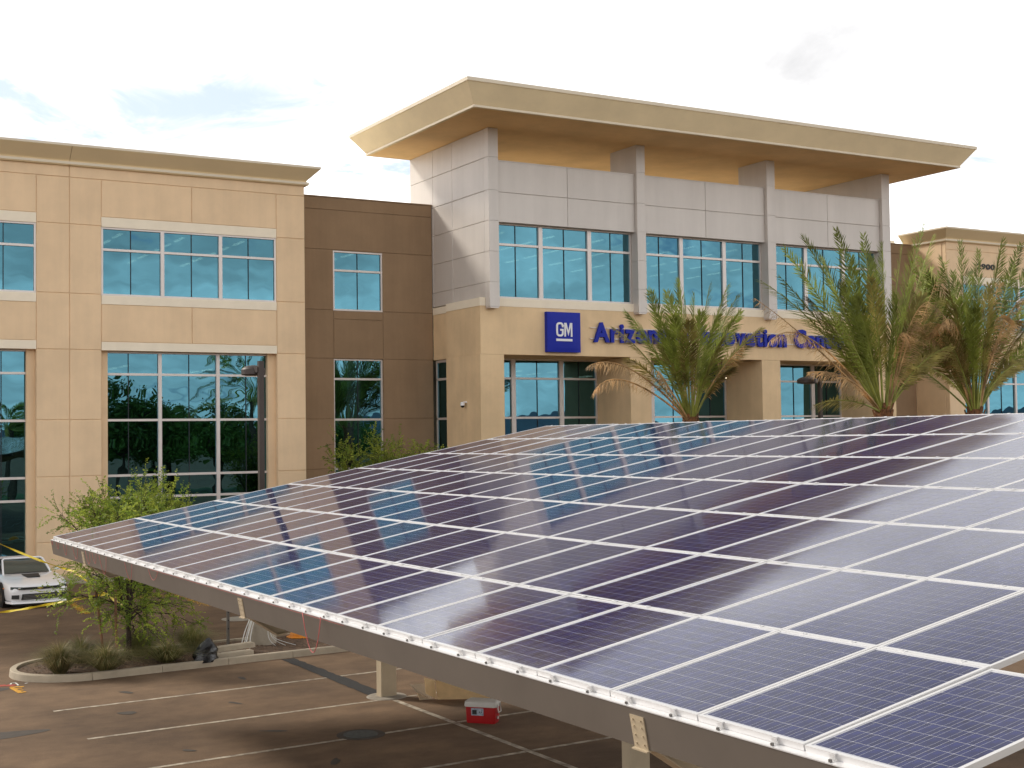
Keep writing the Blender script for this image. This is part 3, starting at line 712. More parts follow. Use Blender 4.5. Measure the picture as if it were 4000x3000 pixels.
for row in range(7):
    for i in range(22 if row == 0 else 21):
        p_ = cp(row*PL+.005, YC-(i+1)*PW+.0075)
        jit = Matrix.Rotation(R(prn.gauss(0, .14)), 4, 'X') @ Matrix.Rotation(R(prn.gauss(0, .06)), 4, 'Y')
        o = add('solar_panel', me_frame, CN, CNI @ Matrix.Translation(p_) @ rot @ jit)
        add('backsheet', me_sheet, o, Matrix.Identity(4))
        if (row, i) in near_panels:
            for a in range(10):
                for b_ in range(6): add('cell', me_cell, o, Matrix.Translation((x_off+a*cw, y_off+b_*cw, 0)))
        else:
            c = add('cell_grid', me_cells, o, Matrix.Identity(4)); c['kind'] = 'stuff'
# clamps
eb = MB(); eb.box(-.052, -.012, -.022, .022, -.050, -.044); eb.box(-.016, -.010, -.022, .022, -.044, -.004); eb.box(-.012, .008, -.022, .022, -.002, .004)
eb.box(-.042, -.026, -.008, .008, -.044, -.026, 1)
me_end = eb.mesh('end_clamp', ['frame', 'bolt'])
mb_ = MB(); mb_.box(-.022, .022, -.03, .03, .001, .006); mb_.box(-.007, .007, -.007, .007, .006, .013)
me_mid = mb_.mesh('mid_clamp', 'frame')
for i in range(22):
    for q in (.25, .76):
        v = YC-(i+q)*PW
        add('end_clamp', me_end, CN, CNI @ Matrix.Translation(cp(0, v)) @ rot)
        if i < 21:
            add('end_clamp', me_end, CN, CNI @ Matrix.Translation(cp(7*PL, v)) @ rot @ Matrix.Rotation(math.pi, 4, 'Z'))
            for row in range(1, 7): add('mid_clamp', me_mid, CN, CNI @ Matrix.Translation(cp(row*PL, v)) @ rot)
# purlins: C channels along the canopy, one under each panel joint
def channel(u, h0, h1, flip=1, y0=None, y1=None, wdt=.07):
    b = MB(); y0 = YC+.02 if y0 is None else y0; y1 = YC-21*PW-.02 if y1 is None else y1; t = .006
    def bx(ua, ub, ha, hb):
        P = [cp(a, y, h) for y in (y0, y1) for a, h in ((ua, ha), (ub, ha), (ub, hb), (ua, hb))]
        b.loft([P[:4], P[4:]])
    bx(u, u+t*flip, h0, h1)
    bx(u+t*flip, u+wdt*flip, h1-t, h1); bx(u+t*flip, u+wdt*flip, h0, h0+t)
    return b
# galvanised ledge seen under the lowest frames, then the edge purlin itself
lb = MB(); ya, yb_ = YC+.01, YC-22*PW-.01
lb.loft([[cp(a, y, h) for a, h in ((-.050, -.052), (.03, -.052), (.03, -.044), (-.050, -.044))] for y in (ya, yb_)])
part('ledge_angle', lb, 'frame', CN)
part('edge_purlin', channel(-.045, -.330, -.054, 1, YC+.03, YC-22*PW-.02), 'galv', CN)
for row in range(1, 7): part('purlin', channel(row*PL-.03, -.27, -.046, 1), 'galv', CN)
part('edge_purlin', channel(7*PL+.035, -.30, -.046, -1), 'galv', CN)
# cross beams with tapered ends, end plates, columns
def ibeam(y):
    b = MB(); tip = .317; dA, dB = .345, .655
    pr = [(.0, -.275, -dA), (tip, -.275, -dB), (7*PL-tip, -.275, -dB), (7*PL-.02, -.275, -dA)]
    for y0, y1 in ((y-.006, y+.006),):
        b.loft([[cp(u, yy, h) for yy, h in ((y0, hb), (y1, hb), (y1, ht), (y0, ht))] for u, ht, hb in pr])
    for which, wd in ((2, .09), (1, .09)):
        b.loft([[cp(u, yy, (hh if which == 1 else hh)+dh) for yy, dh in ((y-wd, -.008), (y+wd, -.008), (y+wd, .008), (y-wd, .008))] for u, hh in [(q[0], q[which]) for q in pr]])
    return part('cross_beam', b, 'steel', CN)
for y in (24.50, 16.02, 7.68):
    bo_ = ibeam(y)
    pb = MB(); P0 = [cp(-.054, y-.08, -.10), cp(-.054, y+.08, -.10), cp(-.054, y+.08, -.335), cp(-.054, y-.08, -.335)]
    pb.loft([P0, [q+Vector((.008, 0, 0)) for q in P0]]); pb.loft([[cp(a, yy, -.335) for a, yy in ((-.075, y-.09), (-.075, y+.09), (.05, y+.09), (.05, y-.09))], [cp(a, yy, -.345) for a, yy in ((-.075, y-.09), (-.075, y+.09), (.05, y+.09), (.05, y-.09))]])
    pl = part('end_plate', pb, 'steel', CN)
    bb = MB()
    for q in (-.13, -.18, -.24, -.30):
        for s_ in (-.045, .045):
            c = cp(-.054, y+s_, q); bb.box(c.x-.010, c.x, c.y-.006, c.y+.006, c.z-.006, c.z+.006)
    part('bolt', bb, 'steel', pl)
    xc = 11.28; zt_ = ZC+(xc-XC)*math.tan(TILT)-.665
    cb = MB(); cb.box(xc-.165, xc+.165, y-.11, y+.11, 0, zt_)
    part('column', cb, 'steel', CN)
    fbm = MB(); fbm.lathe([(.40, 0), (.385, .014), (.32, .022), (.2, .024)], (xc, y, 0), 24); part('footing', fbm, 'pale', CN)
# pink string wires left hanging along the edge
def hang(pts, r_=.0035): return smooth(part('string_wire', MB().tube(pts, r_, 5), 'red', CN), 180)
def qb(a, c, e, n=12): return [a*(1-t)**2+c*2*t*(1-t)+e*t*t for t in [i/n for i in range(n+1)]]
wr_ = random.Random(12)
for (v, wdt, dp) in ((27.05, .10, .10), (26.6, .2, .16), (26.0, .30, .26), (25.2, .4, .28), (24.2, .35, .30), (23.7, .3, .24), (23.2, .5, .42), (21.5, .45, .36), (20.1, .5, .20)):
    hang(qb(cp(-.062, v, -.06), cp(-.068, v-wdt*.2, -.06-dp*1.5), cp(-.062, v-wdt, -.06)))
hang([cp(-.062, v, -.052-.006*abs(math.sin(v*5))) for v in [20-i*.25 for i in range(30)]], .002)
a_, e_, lo_ = pix(1181, 2392, X=5.388), pix(1253, 2410, X=5.388), pix(1222, 2570, X=5.388)
hang(qb(a_, lo_+(lo_-(a_+e_)/2)*.75, e_, 18), .005)
# ------------------------------------------------------------------ lamp posts
def lamp(x, y, h, headdir, label, ped, arm=.46, hr=.30):
    t = thing('lamp_post', label, 'lamp post', (x, y, 0), 'parking lot lamp posts')
    if ped:
        smooth(part('pedestal', MB().lathe([(.34, 0), (.34, .80), (.31, .84), (.1, .85)], (x, y, 0), 28), 'conc', t), 40)
    part('pole', MB().box(x-.065, x+.065, y-.065, y+.065, .8 if ped else 0, h), 'pole', t)
    c = Vector((x, y, 0))+headdir*arm; k_ = hr/.42
    hd = part('lamp_head', MB().lathe([(.05*k_, h-.08), (.25*k_, h-.10), (.37*k_, h-.15), (.42*k_, h-.19), (.42*k_, h-.31), (.40*k_, h-.33), (.1*k_, h-.335)], (c.x, c.y, 0), 28), 'pole', t); smooth(hd, 30)
    a = Vector((x, y, 0)); n = Vector((-headdir.y, headdir.x, 0))
    b = MB(); b.loft([[a+n*s_*.09+Vector((0, 0, z)) for s_, z in ((-1, h-.28), (1, h-.28), (1, h-.14), (-1, h-.14))], [c+n*s_*.12+Vector((0, 0, z)) for s_, z in ((-1, h-.28), (1, h-.28), (1, h-.13), (-1, h-.13))]])
    part('arm', b, 'pole', t)
    smooth(part('lens', MB().lathe([(.30*k_, h-.345), (.05, h-.347)], (c.x, c.y, 0), 20), 'coolwhite', t))
    return t
hd = Vector((-.06, 1, 0)).normalized()
lp1 = lamp(11.38, 31.95, 7.05, hd, 'bronze lamp post on round concrete pedestal in the planting island, before the left wing', True)
lamp(35.3, 37.8, 7.25, Vector((-1, .12, 0)).normalized(), 'bronze lamp post behind the large palm, before the entrance', False, .56, .38)
# conduits spilling from the pedestal
cd = thing('conduit_wires', 'bundle of loose white conduit wires hanging down beside the round concrete pedestal', 'wires', (11.0, 31.6, .1))
for k, (dx, dy) in enumerate(((0, 0), (.05, .02), (.10, -.03), (.02, -.08))):
    smooth(part('wire', MB().tube(qb(Vector((11.08+dx, 31.72+dy, .92)), Vector((10.82+dx, 31.6+dy, .62-.05*k)), Vector((10.62+dx*2, 31.35+dy*3, .12)), 10), .012, 5), 'whitewire', cd), 180)
for k in range(3):
    smooth(part('wire', MB().tube(qb(Vector((11.40+.06*k, 31.585, .50-.1*k)), Vector((11.30+.1*k, 31.45, .25)), Vector((11.5+.22*k, 31.35-.1*k, .115)), 8), .008, 5), 'whitewire', cd), 180)
# bare sign post
sp = thing('sign_post', 'bare grey square steel post standing in the planting island left of the pedestal', 'post', (10.56, 32.1, .1))
part('post', MB().box(10.53, 10.59, 32.07, 32.13, .1, 3.3), 'postm', sp)
bb = MB()
for k in range(10): bb.box(10.548, 10.572, 32.062, 32.068, .5+k*.2, .53+k*.2)
part('punched_holes', bb, 'dark', sp)
# two concrete wheel stops, one lying on the other
def wheelstop(a, b_, z, label):
    t = thing('wheel_stop', label, 'wheel stop', (a.x, a.y, z), 'spare wheel stops')
    d = (b_-a).normalized(); n = Vector((-d.y, d.x, 0)); u = Vector((0, 0, 1)); rings = []
    for s_, k in ((0, .8), (.06, 1), (1-.06*1/1, 1), (1, .8)):
        c = a.lerp(b_, s_); rings.append([c+n*(x*k)+u*zz*k for x, zz in ((-.09, 0), (.09, 0), (.075, .10), (.05, .125), (-.05, .125), (-.075, .10))])
    part('block', MB().loft(rings), 'kerb', t)
    for s_ in (.18, .82):
        c = a.lerp(b_, s_); part('pin_hole', MB().lathe([(.018, 0), (.018, .004)], (c.x, c.y, c.z+.1235), 10), 'dark', t)
wheelstop(Vector((9.62, 30.33, .10)), Vector((10.62, 30.50, .10)), .1, 'lower concrete wheel stop lying on the gravel beside the black bag')
wheelstop(Vector((9.66, 30.62, .205)), Vector((10.78, 30.86, .215)), .2, 'upper concrete wheel stop propped behind the lower one beside the black bag')
boxo('prop_block', 'stake', None, 9.75, 9.85, 30.55, 30.75, .1, .205)
tag(bpy.data.objects['prop_block'], 'small wood block under the left end of the upper wheel stop', 'wood block')
boxo('prop_block', 'stake', None, 10.5, 10.6, 30.72, 30.92, .1, .21)
tag(bpy.data.objects['prop_block.001'], 'small wood block under the right end of the upper wheel stop', 'wood block')
# bin bag
rr = random.Random(8); rings = []
for i in range(9):
    t_ = i/8; z = .10+.52*t_; rad = .26*(1-t_**2.4)+.03
    rings.append([(9.36+.10*t_+rad*(1+rr.uniform(-.16, .16))*math.cos(j*math.pi/8), 30.15+rad*.8*(1+rr.uniform(-.16, .16))*math.sin(j*math.pi/8), z) for j in range(16)])
bg_ = thing('bin_bag', 'knotted black plastic bin bag slumped on the kerb side of the island', 'bag', (9.36, 30.15, .1))
smooth(part('bag', MB().loft(rings[:8]), 'bag', bg_), 60); smooth(part('knot', MB().loft([[(x, y, z) for x, y, z in r_] for r_ in rings[7:]]), 'bag', bg_), 60)
# orange helmet-like cap on the gravel
oc = thing('hard_hat', 'orange dome shaped hard hat lying on the gravel under the canopy edge', 'hard hat', (12.55, 32.45, .1))
smooth(part('shell', MB().lathe([(.26, .03), (.25, .10), (.20, .19), (.10, .25), (.01, .265)], (12.55, 32.45, .1), 24), 'orange', oc)); smooth(part('brim', MB().lathe([(.33, .0), (.34, .02), (.26, .04), (.2, .04)], (12.55, 32.45, .1), 24), 'orange', oc))
# ------------------------------------------------------------------ cardboard and cooler
def sheetm(P, th=.012):
    b = MB(); P = [Vector(q) for q in P]; n = (P[1]-P[0]).cross(P[2]-P[0]).normalized()*th
    b.loft([P, [q+n for q in P]]); return b
def zc(x, y, Z=0): return pix(1600+x*500/2212, 2580+y*500/2212, Z=Z)
cb_ = thing('cardboard_box', 'flattened brown cardboard carton propped on edge behind the red cooler', 'cardboard', (12.4, 23.5, 0))
A_, B_ = zc(485, 668, .01), zc(1380, 650, .01)
def onplane(x, y, P, n_):
    d = pix(1600+x*500/2212, 2580+y*500/2212, Z=0)-Vector((0, 0, HC)); o_ = Vector((0, 0, HC)); return o_+d*((P-o_).dot(n_)/d.dot(n_))
T1 = zc(445, 345, .40); nrm = (B_-A_).cross(T1-A_).normalized()
part('main_panel', sheetm([A_, B_]+[onplane(x, y, A_, nrm) for x, y in ((1478, 577), (1000, 422), (925, 448), (890, 385), (715, 325))]+[T1]), 'card', cb_)
F1 = zc(275, 300, .50); nf = (T1-A_).cross(F1-A_).normalized(); off_ = Vector((-.012, .012, 0))
part('side_flap', sheetm([A_+off_, T1+off_, F1+off_, onplane(300, 575, A_, nf)+off_][::-1]), 'card', cb_)
cf = thing('cardboard_sheet', 'pale cardboard sheet lying beside the propped brown carton', 'cardboard', (11.9, 24.2, 0))
part('sheet', sheetm([zc(0, 408, .30), zc(130, 560, .10), zc(175, 682, .008), zc(390, 665, .008), zc(330, 380, .30)][::-1]), 'card2', cf)
part('crease', sheetm([zc(128, 562, .115), zc(175, 684, .02), zc(182, 684, .02), zc(138, 562, .115)][::-1], .004), 'card', cf)
ck = thing('cooler', 'red picnic cooler with grey white lid and side handle on the asphalt', 'cooler', (11.7, 21.35, 0))
ca, cb2, cc = Vector((11.41, 21.46, 0)), Vector((11.79, 21.04, 0)), Vector((12.0, 21.20, 0))
ux = (cb2-ca).normalized(); uy = Vector((-ux.y, ux.x, 0)); LW, DW = (cb2-ca).length, .31
def cs(x, y, z): return ca+ux*x+uy*y+Vector((0, 0, z))
def rrect(x0, x1, y0, y1, z, r_, n=4):
    P = []
    for cx, cy, a0 in ((x1-r_, y1-r_, 0), (x0+r_, y1-r_, 90), (x0+r_, y0+r_, 180), (x1-r_, y0+r_, 270)):
        for i in range(n+1): a = R(a0+90*i/n); P.append(cs(cx+r_*math.cos(a), cy+r_*math.sin(a), z))
    return P
smooth(part('body', MB().loft([rrect(.02, LW-.02, .02, DW-.02, 0, .04), rrect(.01, LW-.01, .01, DW-.01, .03, .05), rrect(0, LW, 0, DW, .29, .05)]), 'coolred', ck), 35)
smooth(part('lid', MB().loft([rrect(-.015, LW+.015, -.015, DW+.015, .29, .06), rrect(-.02, LW+.02, -.02, DW+.02, .31, .06), rrect(-.012, LW+.012, -.012, DW+.012, .375, .06), rrect(.02, LW-.02, .02, DW-.02, .40, .05)]), 'coolwhite', ck), 35)
lbm = MB(); lbm.face([cs(.12, -.003, .14), cs(.35, -.003, .14), cs(.35, -.006, .27), cs(.12, -.006, .27)]); part('label', lbm, 'label', ck)
lbm = MB(); lbm.face([cs(.14, -.007, .16), cs(.225, -.007, .16), cs(.225, -.009, .24), cs(.14, -.009, .24)]); part('label_print', lbm, 'black', ck)
for k in range(2):
    lbm = MB(); lbm.face([cs(.27+.035*k, -.008, .195), cs(.288+.035*k, -.008, .195), cs(.288+.035*k, -.0085, .215), cs(.27+.035*k, -.0085, .215)]); part('label_print', lbm, 'black', ck)
hb_ = MB(); q = LW+.02
hb_.tube([cs(q, .08, .34), cs(q+.02, .08, .20), cs(q+.02, .22, .20), cs(q, .22, .34)], .012, 6); smooth(part('handle', hb_, 'coolwhite', ck), 60)
hb_ = MB(); hb_.tube([cs(LW, .13, .10), cs(LW+.02, .13, .10)], .028, 10); part('drain_plug', hb_, 'coolwhite', ck)
# ------------------------------------------------------------------ white convertible
def carbase(label, loc, rz, name):
    t = thing(name, label, 'car', loc); t.rotation_euler = (0, 0, rz); return t
def cpart(name, b, m, t, sm=None, sub=0):
    o = bpy.data.objects.new(name, b.mesh(name, m)); COL.objects.link(o); o.parent = t
    if sub:
        md = o.modifiers.new('s', 'SUBSURF'); md.levels = sub; md.render_levels = sub
    if sm: smooth(o, sm)
    return o
def body_loft(secs):
    rings = []
    for (y, w_, zb, zm, zs__, zt, zt2, wt) in secs:
        h = [(0, zb), (w_*.80, zb), (w_*.97, zb+.06), (w_, zm), (w_*.985, zs__-.03), (w_*.93, zs__+.01), (wt, zt), (wt*.5, zt2), (0, zt2)]
        ring = [(x, y, z) for x, z in h]+[(-x, y, z) for x, z in h[-2:0:-1]]
        rings.append(ring)
    b = MB(); b.loft(rings); return b
def wheel(t, x, y, r_=.36, wd=.25):
    b = MB(); s_ = 1 if x > 0 else -1
    prof = [(r_*.72, 0), (r_*.97, 0), (r_, .03), (r_, wd-.03), (r_*.97, wd), (r_*.72, wd)]
    rings = [[(x+s_*(o-wd), y+rd*math.cos(a*math.pi/14), r_+rd*math.sin(a*math.pi/14)) for a in range(28)] for rd, o in prof]
    ty = cpart('wheel', b.loft(rings, True, False), 'tyre', t, 40)
    rb = MB()
    for k in range(10):
        a = k*math.pi/5; c_, d_ = math.cos(a), math.sin(a)
        P = lambda rad, off, dep: (x+s_*dep, y+c_*rad-d_*off, r_+d_*rad+c_*off)
        rb.loft([[P(.03, -.022, -.03), P(.03, .022, -.03), P(.03, .022, -.005), P(.03, -.022, -.005)], [P(r_*.73, -.016, -.05), P(r_*.73, .016, -.05), P(r_*.73, .016, -.012), P(r_*.73, -.016, -.012)]])
    rings = [[(x+s_*o, y+rd*math.cos(a*math.pi/14), r_+rd*math.sin(a*math.pi/14)) for a in range(28)] for rd, o in ((r_*.75, -.012), (r_*.70, -.012), (r_*.68, -.20))]
    rb.loft(rings, True, False)
    o = cpart('rim', rb, 'chrome', t); o.parent = ty
    hub = MB(); hub.loft([[(x+s_*o, y+rd*math.cos(a*math.pi/8), r_+rd*math.sin(a*math.pi/8)) for a in range(16)] for rd, o in ((.20, -.12), (.19, -.115))]); o = cpart('brake_disc', hub, 'bolt', t); o.parent = ty
car = carbase('white convertible sports car with black hood insert facing the planting island', (8.36, 43.62, 0), R(3.0), 'convertible_car')
# sections from the nose (y=0) backwards: y, half width, bottom, widest z, shoulder z, top edge z, centre z, top half width
secs = [(.00, .70, .30, .48, .60, .655, .665, .52), (.03, .78, .22, .46, .635, .70, .71, .58), (.16, .885, .18, .46, .70, .75, .765, .66), (.42, .94, .16, .48, .775, .82, .84, .72), (.80, .96, .16, .50, .86, .895, .895, .76),
        (1.15, .962, .16, .52, .90, .93, .935, .77), (1.55, .95, .17, .52, .925, .96, .975, .76), (1.75, .95, .17, .52, .93, .955, .965, .74), (1.95, .95, .17, .52, .94, .955, .93, .74), (3.40, .955, .18, .55, .965, .985, .95, .74),
        (3.65, .97, .20, .56, .985, 1.02, 1.03, .74), (4.3, .95, .24, .56, .97, 1.03, 1.05, .70), (4.72, .88, .30, .58, .93, .99, 1.02, .64), (4.83, .80, .36, .60, .86, .92, .94, .58)]
cpart('body', body_loft(secs), 'carwhite', car, 50, 1)
b = MB(); b.box(-.66, .66, 1.98, 3.36, .70, .985); cpart('cabin', b, 'black', car)
for sx in (-.38, .38):
    b = MB(); b.loft([[(sx-.25, y, z), (sx+.25, y, z), (sx+.22, y2, z2), (sx-.22, y2, z2)] for y, z, y2, z2 in ((2.75, .98, 2.88, .98), (2.85, 1.14, 2.97, 1.14))]); b.box(sx-.13, sx+.13, 2.87, 2.99, 1.14, 1.30); cpart('seat', b, 'black', car)
# windscreen
A0, A1 = [(-.73, 1.60, .955), (.73, 1.60, .955)], [(-.60, 2.28, 1.375), (.60, 2.28, 1.375)]
b = MB(); b.loft([[(-.71, 1.615, .965), (.71, 1.615, .965), (.71, 1.63, .96), (-.71, 1.63, .96)], [(-.585, 2.265, 1.355), (.585, 2.265, 1.355), (.585, 2.28, 1.35), (-.585, 2.28, 1.35)]])
cpart('windscreen', b, 'carglass', car)
b = MB(); b.tube([A0[0], (-.69, 1.85, 1.13), (-.63, 2.20, 1.35), (-.56, 2.29, 1.385), (0, 2.25, 1.395), (.56, 2.29, 1.385), (.63, 2.20, 1.35), (.69, 1.85, 1.13), A0[1]], .034, 8); cpart('windscreen_frame', b, 'carwhite', car, 60)
b = MB(); b.loft([[(-.60, 1.50, .966), (-.60, 1.62, .975), (-.60, 1.62, .955)], [(-.2, 1.47, .982), (-.2, 1.60, .99), (-.2, 1.60, .96)], [(.2, 1.47, .982), (.2, 1.60, .99), (.2, 1.60, .96)], [(.60, 1.50, .966), (.60, 1.62, .975), (.60, 1.62, .955)]]); cpart('cowl', b, 'black', car)
# hood insert, grille, lamps, intakes, splitter
def onhood(pts, dz): 
    def zt(x, y):
        for a, c in zip(secs, secs[1:]):
            if a[0] <= y <= c[0]:
                t_ = (y-a[0])/(c[0]-a[0]); return a[6]+(c[6]-a[6])*t_
        return .9
    return [(x, y, zt(x, y)+dz) for x, y in pts]
b = MB(); lo = onhood([(-.20, .72), (.20, .72), (.27, 1.22), (-.27, 1.22)], .008); hi = onhood([(-.18, .74), (.18, .74), (.25, 1.20), (-.25, 1.20)], .03); b.loft([lo, hi]); cpart('hood_insert', b, 'black', car)
b = MB(); b.loft([[(-.80, .135, .625), (-.80, .20, .625), (-.80, .20, .685), (-.80, .135, .685)], [(-.50, .012, .60), (-.50, .1, .60), (-.50, .1, .675), (-.50, .012, .675)], [(0, -.012, .595), (0, .1, .595), (0, .1, .668), (0, -.012, .668)], [(.50, .012, .60), (.50, .1, .60), (.50, .1, .675), (.50, .012, .675)], [(.80, .135, .625), (.80, .20, .625), (.80, .20, .685), (.80, .135, .685)]]); b.v = [(x, y-.035, z-.01) for x, y, z in b.v]; gr_ = cpart('grille', b, 'black', car)
b = MB(); b.box(-.09, .09, -.028, -.010, .622, .642); b.box(-.035, .035, -.030, -.012, .605, .658); b.v = [(x, y-.035, z-.01) for x, y, z in b.v]; cpart('badge', b, 'gold', car)
for sx in (-1, 1):
    b = MB(); b.loft([[(sx*.52, .004, .60), (sx*.52, .06, .60), (sx*.52, .06, .685), (sx*.52, .004, .685)], [(sx*.845, .155, .615), (sx*.845, .22, .615), (sx*.845, .22, .70), (sx*.845, .155, .70)]]); b.v = [(x, y-.055, z-.01) for x, y, z in b.v]; hl = cpart('headlight', b, 'carglass', car)
    b = MB(); b.lathe([(.04, 0), (.036, .02), (.01, .025)], (0, 0, 0), 14); o = cpart('bulb', b, 'chrome', car); o.parent = hl; o.matrix_basis = Matrix.Translation((sx*.62, -.012, .635)) @ Matrix.Rotation(R(90), 4, 'X')
    b = MB(); b.loft([[(sx*.62, .02, .33), (sx*.62, .1, .33), (sx*.62, .1, .46), (sx*.62, .02, .46)], [(sx*.82, .10, .34), (sx*.82, .16, .34), (sx*.82, .16, .46), (sx*.82, .10, .46)]]); b.v = [(x, y-.05, z-.02) for x, y, z in b.v]; cpart('fog_intake', b, 'black', car)
    b = MB(); b.box(sx*.955-.01, sx*.955+.01, .52, .62, .60, .63); cpart('side_marker', b, 'orange', car)
    b = MB(); b.loft([[(sx*.92, 1.78, .99), (sx*.92, 1.86, .99), (sx*.92, 1.86, 1.03), (sx*.92, 1.78, 1.03)], [(sx*1.07, 1.74, .99), (sx*1.07, 1.86, .99), (sx*1.07, 1.86, 1.11), (sx*1.07, 1.74, 1.11)]]); cpart('mirror', b, 'carwhite', car)
    for y in (.93, 3.78):
        b = MB(); b.loft([[(sx*(.9+o), y+rd*math.cos(a*math.pi/12), .37+rd*math.sin(a*math.pi/12)) for a in range(24)] for rd, o in ((.41, -.2), (.41, .064))]); cpart('wheel_arch', b, 'black', car)
        wheel(car, sx*.975, y)
b = MB(); b.loft([[(-.53, -.015, .30), (-.53, .1, .30), (-.50, .1, .475), (-.50, -.005, .475)], [(0, -.045, .30), (0, .1, .30), (0, .1, .475), (0, -.03, .475)], [(.53, -.015, .30), (.53, .1, .30), (.50, .1, .475), (.50, -.005, .475)]]); b.v = [(x*1.04, y-.02, z-.015) for x, y, z in b.v]; lg = cpart('lower_grille', b, 'black', car)
b = MB()
for k in range(3): b.box(-.5, .5, -.068, -.05, .315+k*.045, .337+k*.045)
cpart('grille_bar', b, 'bolt', lg)
b = MB(); b.loft([[(x, y+d, z) for d, z in ((-.05, .17), (.12, .17), (.12, .235), (-.02, .225))] for x, y in ((-.92, .36), (-.82, .09), (-.5, -.01), (0, -.035), (.5, -.01), (.82, .09), (.92, .36))]); cpart('splitter', b, 'carwhite', car, 40)
b = MB(); b.box(-.75, .75, .10, .5, .10, .18); cpart('underbody', b, 'black', car)
# navy saloon parked behind it
nv = carbase('dark navy car parked behind the white convertible, mostly hidden', (7.2, 50.0-.35, 0), R(90), 'parked_car')
nsec = [(-2.3, .75, .30, .5, .62, .68, .70, .55), (-2.0, .88, .2, .5, .74, .80, .82, .62), (-1.1, .9, .2, .5, .86, .90, .92, .66), (-.85, .9, .2, .5, .90, .93, .94, .66), (1.6, .9, .2, .5, .93, .97, .98, .66), (2.2, .85, .25, .5, .88, .93, .95, .6), (2.35, .78, .32, .5, .75, .8, .82, .5)]
cpart('body', body_loft(nsec), 'carnavy', nv, 50, 1)
b = MB(); b.loft([[(-.78, y0, .93), (.78, y0, .93), (.78, y1, .93), (-.78, y1, .93)] if z < 1 else [(-.60, y0, z), (.60, y0, z), (.60, y1, z), (-.60, y1, z)] for y0, y1, z in ((-.95, 1.75, .93), (-.30, 1.25, 1.38))]); cab = cpart('cabin', b, 'carglass', nv)
b = MB(); b.loft([[(-.62, -.32, 1.37), (.62, -.32, 1.37), (.62, 1.27, 1.37), (-.62, 1.27, 1.37)], [(-.55, -.2, 1.43), (.55, -.2, 1.43), (.55, 1.15, 1.43), (-.55, 1.15, 1.43)]]); cpart('roof', b, 'carnavy', nv)
for sx in (-.9, .9):
    for y in (-1.4, 1.4): wheel(nv, sx, y, .33, .22)
# ------------------------------------------------------------------ mesquite tree in the island
def leafquad(b, p_, d, s_, rr, mi=0):
    n = Vector((rr.gauss(0, 1), rr.gauss(0, 1), rr.gauss(0, 1))); u = d.normalized(); v = u.cross(n)
    if v.length < 1e-4: return
    v = v.normalized()*s_*.30; e = u*s_
    b.face([p_, p_+e*.5+v, p_+e, p_+e*.5-v], mi)
def spray(b, p_, d, ln, n, ls_, rr, droop=.25, mi=0, twig=None):
    d = d.normalized(); q = p_.copy(); pts = [q.copy()]
    for i in range(n):
        d = (d+Vector((rr.gauss(0, .12), rr.gauss(0, .12), rr.gauss(0, .10)-droop/n))).normalized()
        q = q+d*(ln/n); pts.append(q.copy())
        for s_ in (-1, 1):
            sd = d.cross(Vector((rr.gauss(0, .4), rr.gauss(0, .4), 1))).normalized()*s_
            leafquad(b, q, sd*.8+d*.5+Vector((0, 0, rr.gauss(-.05, .25))), ls_*rr.uniform(.6, 1.3), rr, mi)
    if twig is not None: twig.tube(pts[::max(1, n//3)], [.006*(1-k/len(pts[::max(1, n//3)]))+.0015 for k in range(len(pts[::max(1, n//3)]))], 3)
def small_tree(name, label, base, tips, seed, trunk_r, leaf_m, ls_, sprays, group=None, droop=.3, cat='tree', ln=(.35, .7), forks=None, nleaf=9, mi_light=None):
    """trunk with limbs to given tips; sprays of small leaves spread round each limb"""
    rr = random.Random(seed); t = thing(name, label, cat, base, group)
    tb = MB(); lb_ = MB(); tw = MB(); base = Vector(base)
    zmax = max(t_[0].z for t_ in tips); ctr = sum((t_[0] for t_ in tips), Vector())/len(tips)
    head = Vector((base.x*.6+ctr.x*.4, base.y*.6+ctr.y*.4, base.z+(zmax-base.z)*.62)); spine = qb(base, Vector((base.x, base.y, (base.z+head.z)/2)), head, 8)
    tb.tube(spine, [trunk_r*(1-.075*i) for i in range(9)], 8)
    for (tip, fork) in tips:
        tip = Vector(tip); k0 = max(4, min(8, int(8*(tip.z-base.z)/(zmax-base.z)*.8))); st = spine[rr.randint(max(3, k0-2), k0)]
        pts = qb(st, st.lerp(tip, .5)+Vector((0, 0, .25)), tip, 10)
        for i in range(2, 10): pts[i] = pts[i]+Vector((rr.gauss(0, .03), rr.gauss(0, .03), rr.gauss(0, .03)))
        tb.tube(pts, [trunk_r*.26*(1-i/10.6)+.004 for i in range(11)], 5)
        for k in range(sprays if tip.z > base.z+1.3 else sprays//2):
            i = min(9, int(2+8*rr.random()**.75)); p_ = pts[i].lerp(pts[i+1], rr.random())
            d = (tip-st).normalized()*.6+Vector((rr.gauss(0, .7), rr.gauss(0, .7), rr.gauss(.1, .55)))
            l = rr.uniform(*ln)
            p2 = p_+d.normalized()*l*rr.uniform(.05, .8)
            if k % 2 == 0: tw.tube([p_, p2], [.006, .003], 3)
            spray(lb_, p2, d, l, nleaf, ls_, rr, droop, 0 if rr.random() < .6 else 1, tw if k % 3 == 0 else None)
    smooth(part('trunk', tb, 'bark', t), 60); part('twigs', tw, 'bark', t)['kind'] = 'stuff'
    cr = part('crown', lb_, leaf_m, t)
    return t
def fp(x, y, Y): return pix(x*4000/2212, y*4000/2212, Y=Y)
tr = Vector((7.97, 31.35, .1))
tips = []
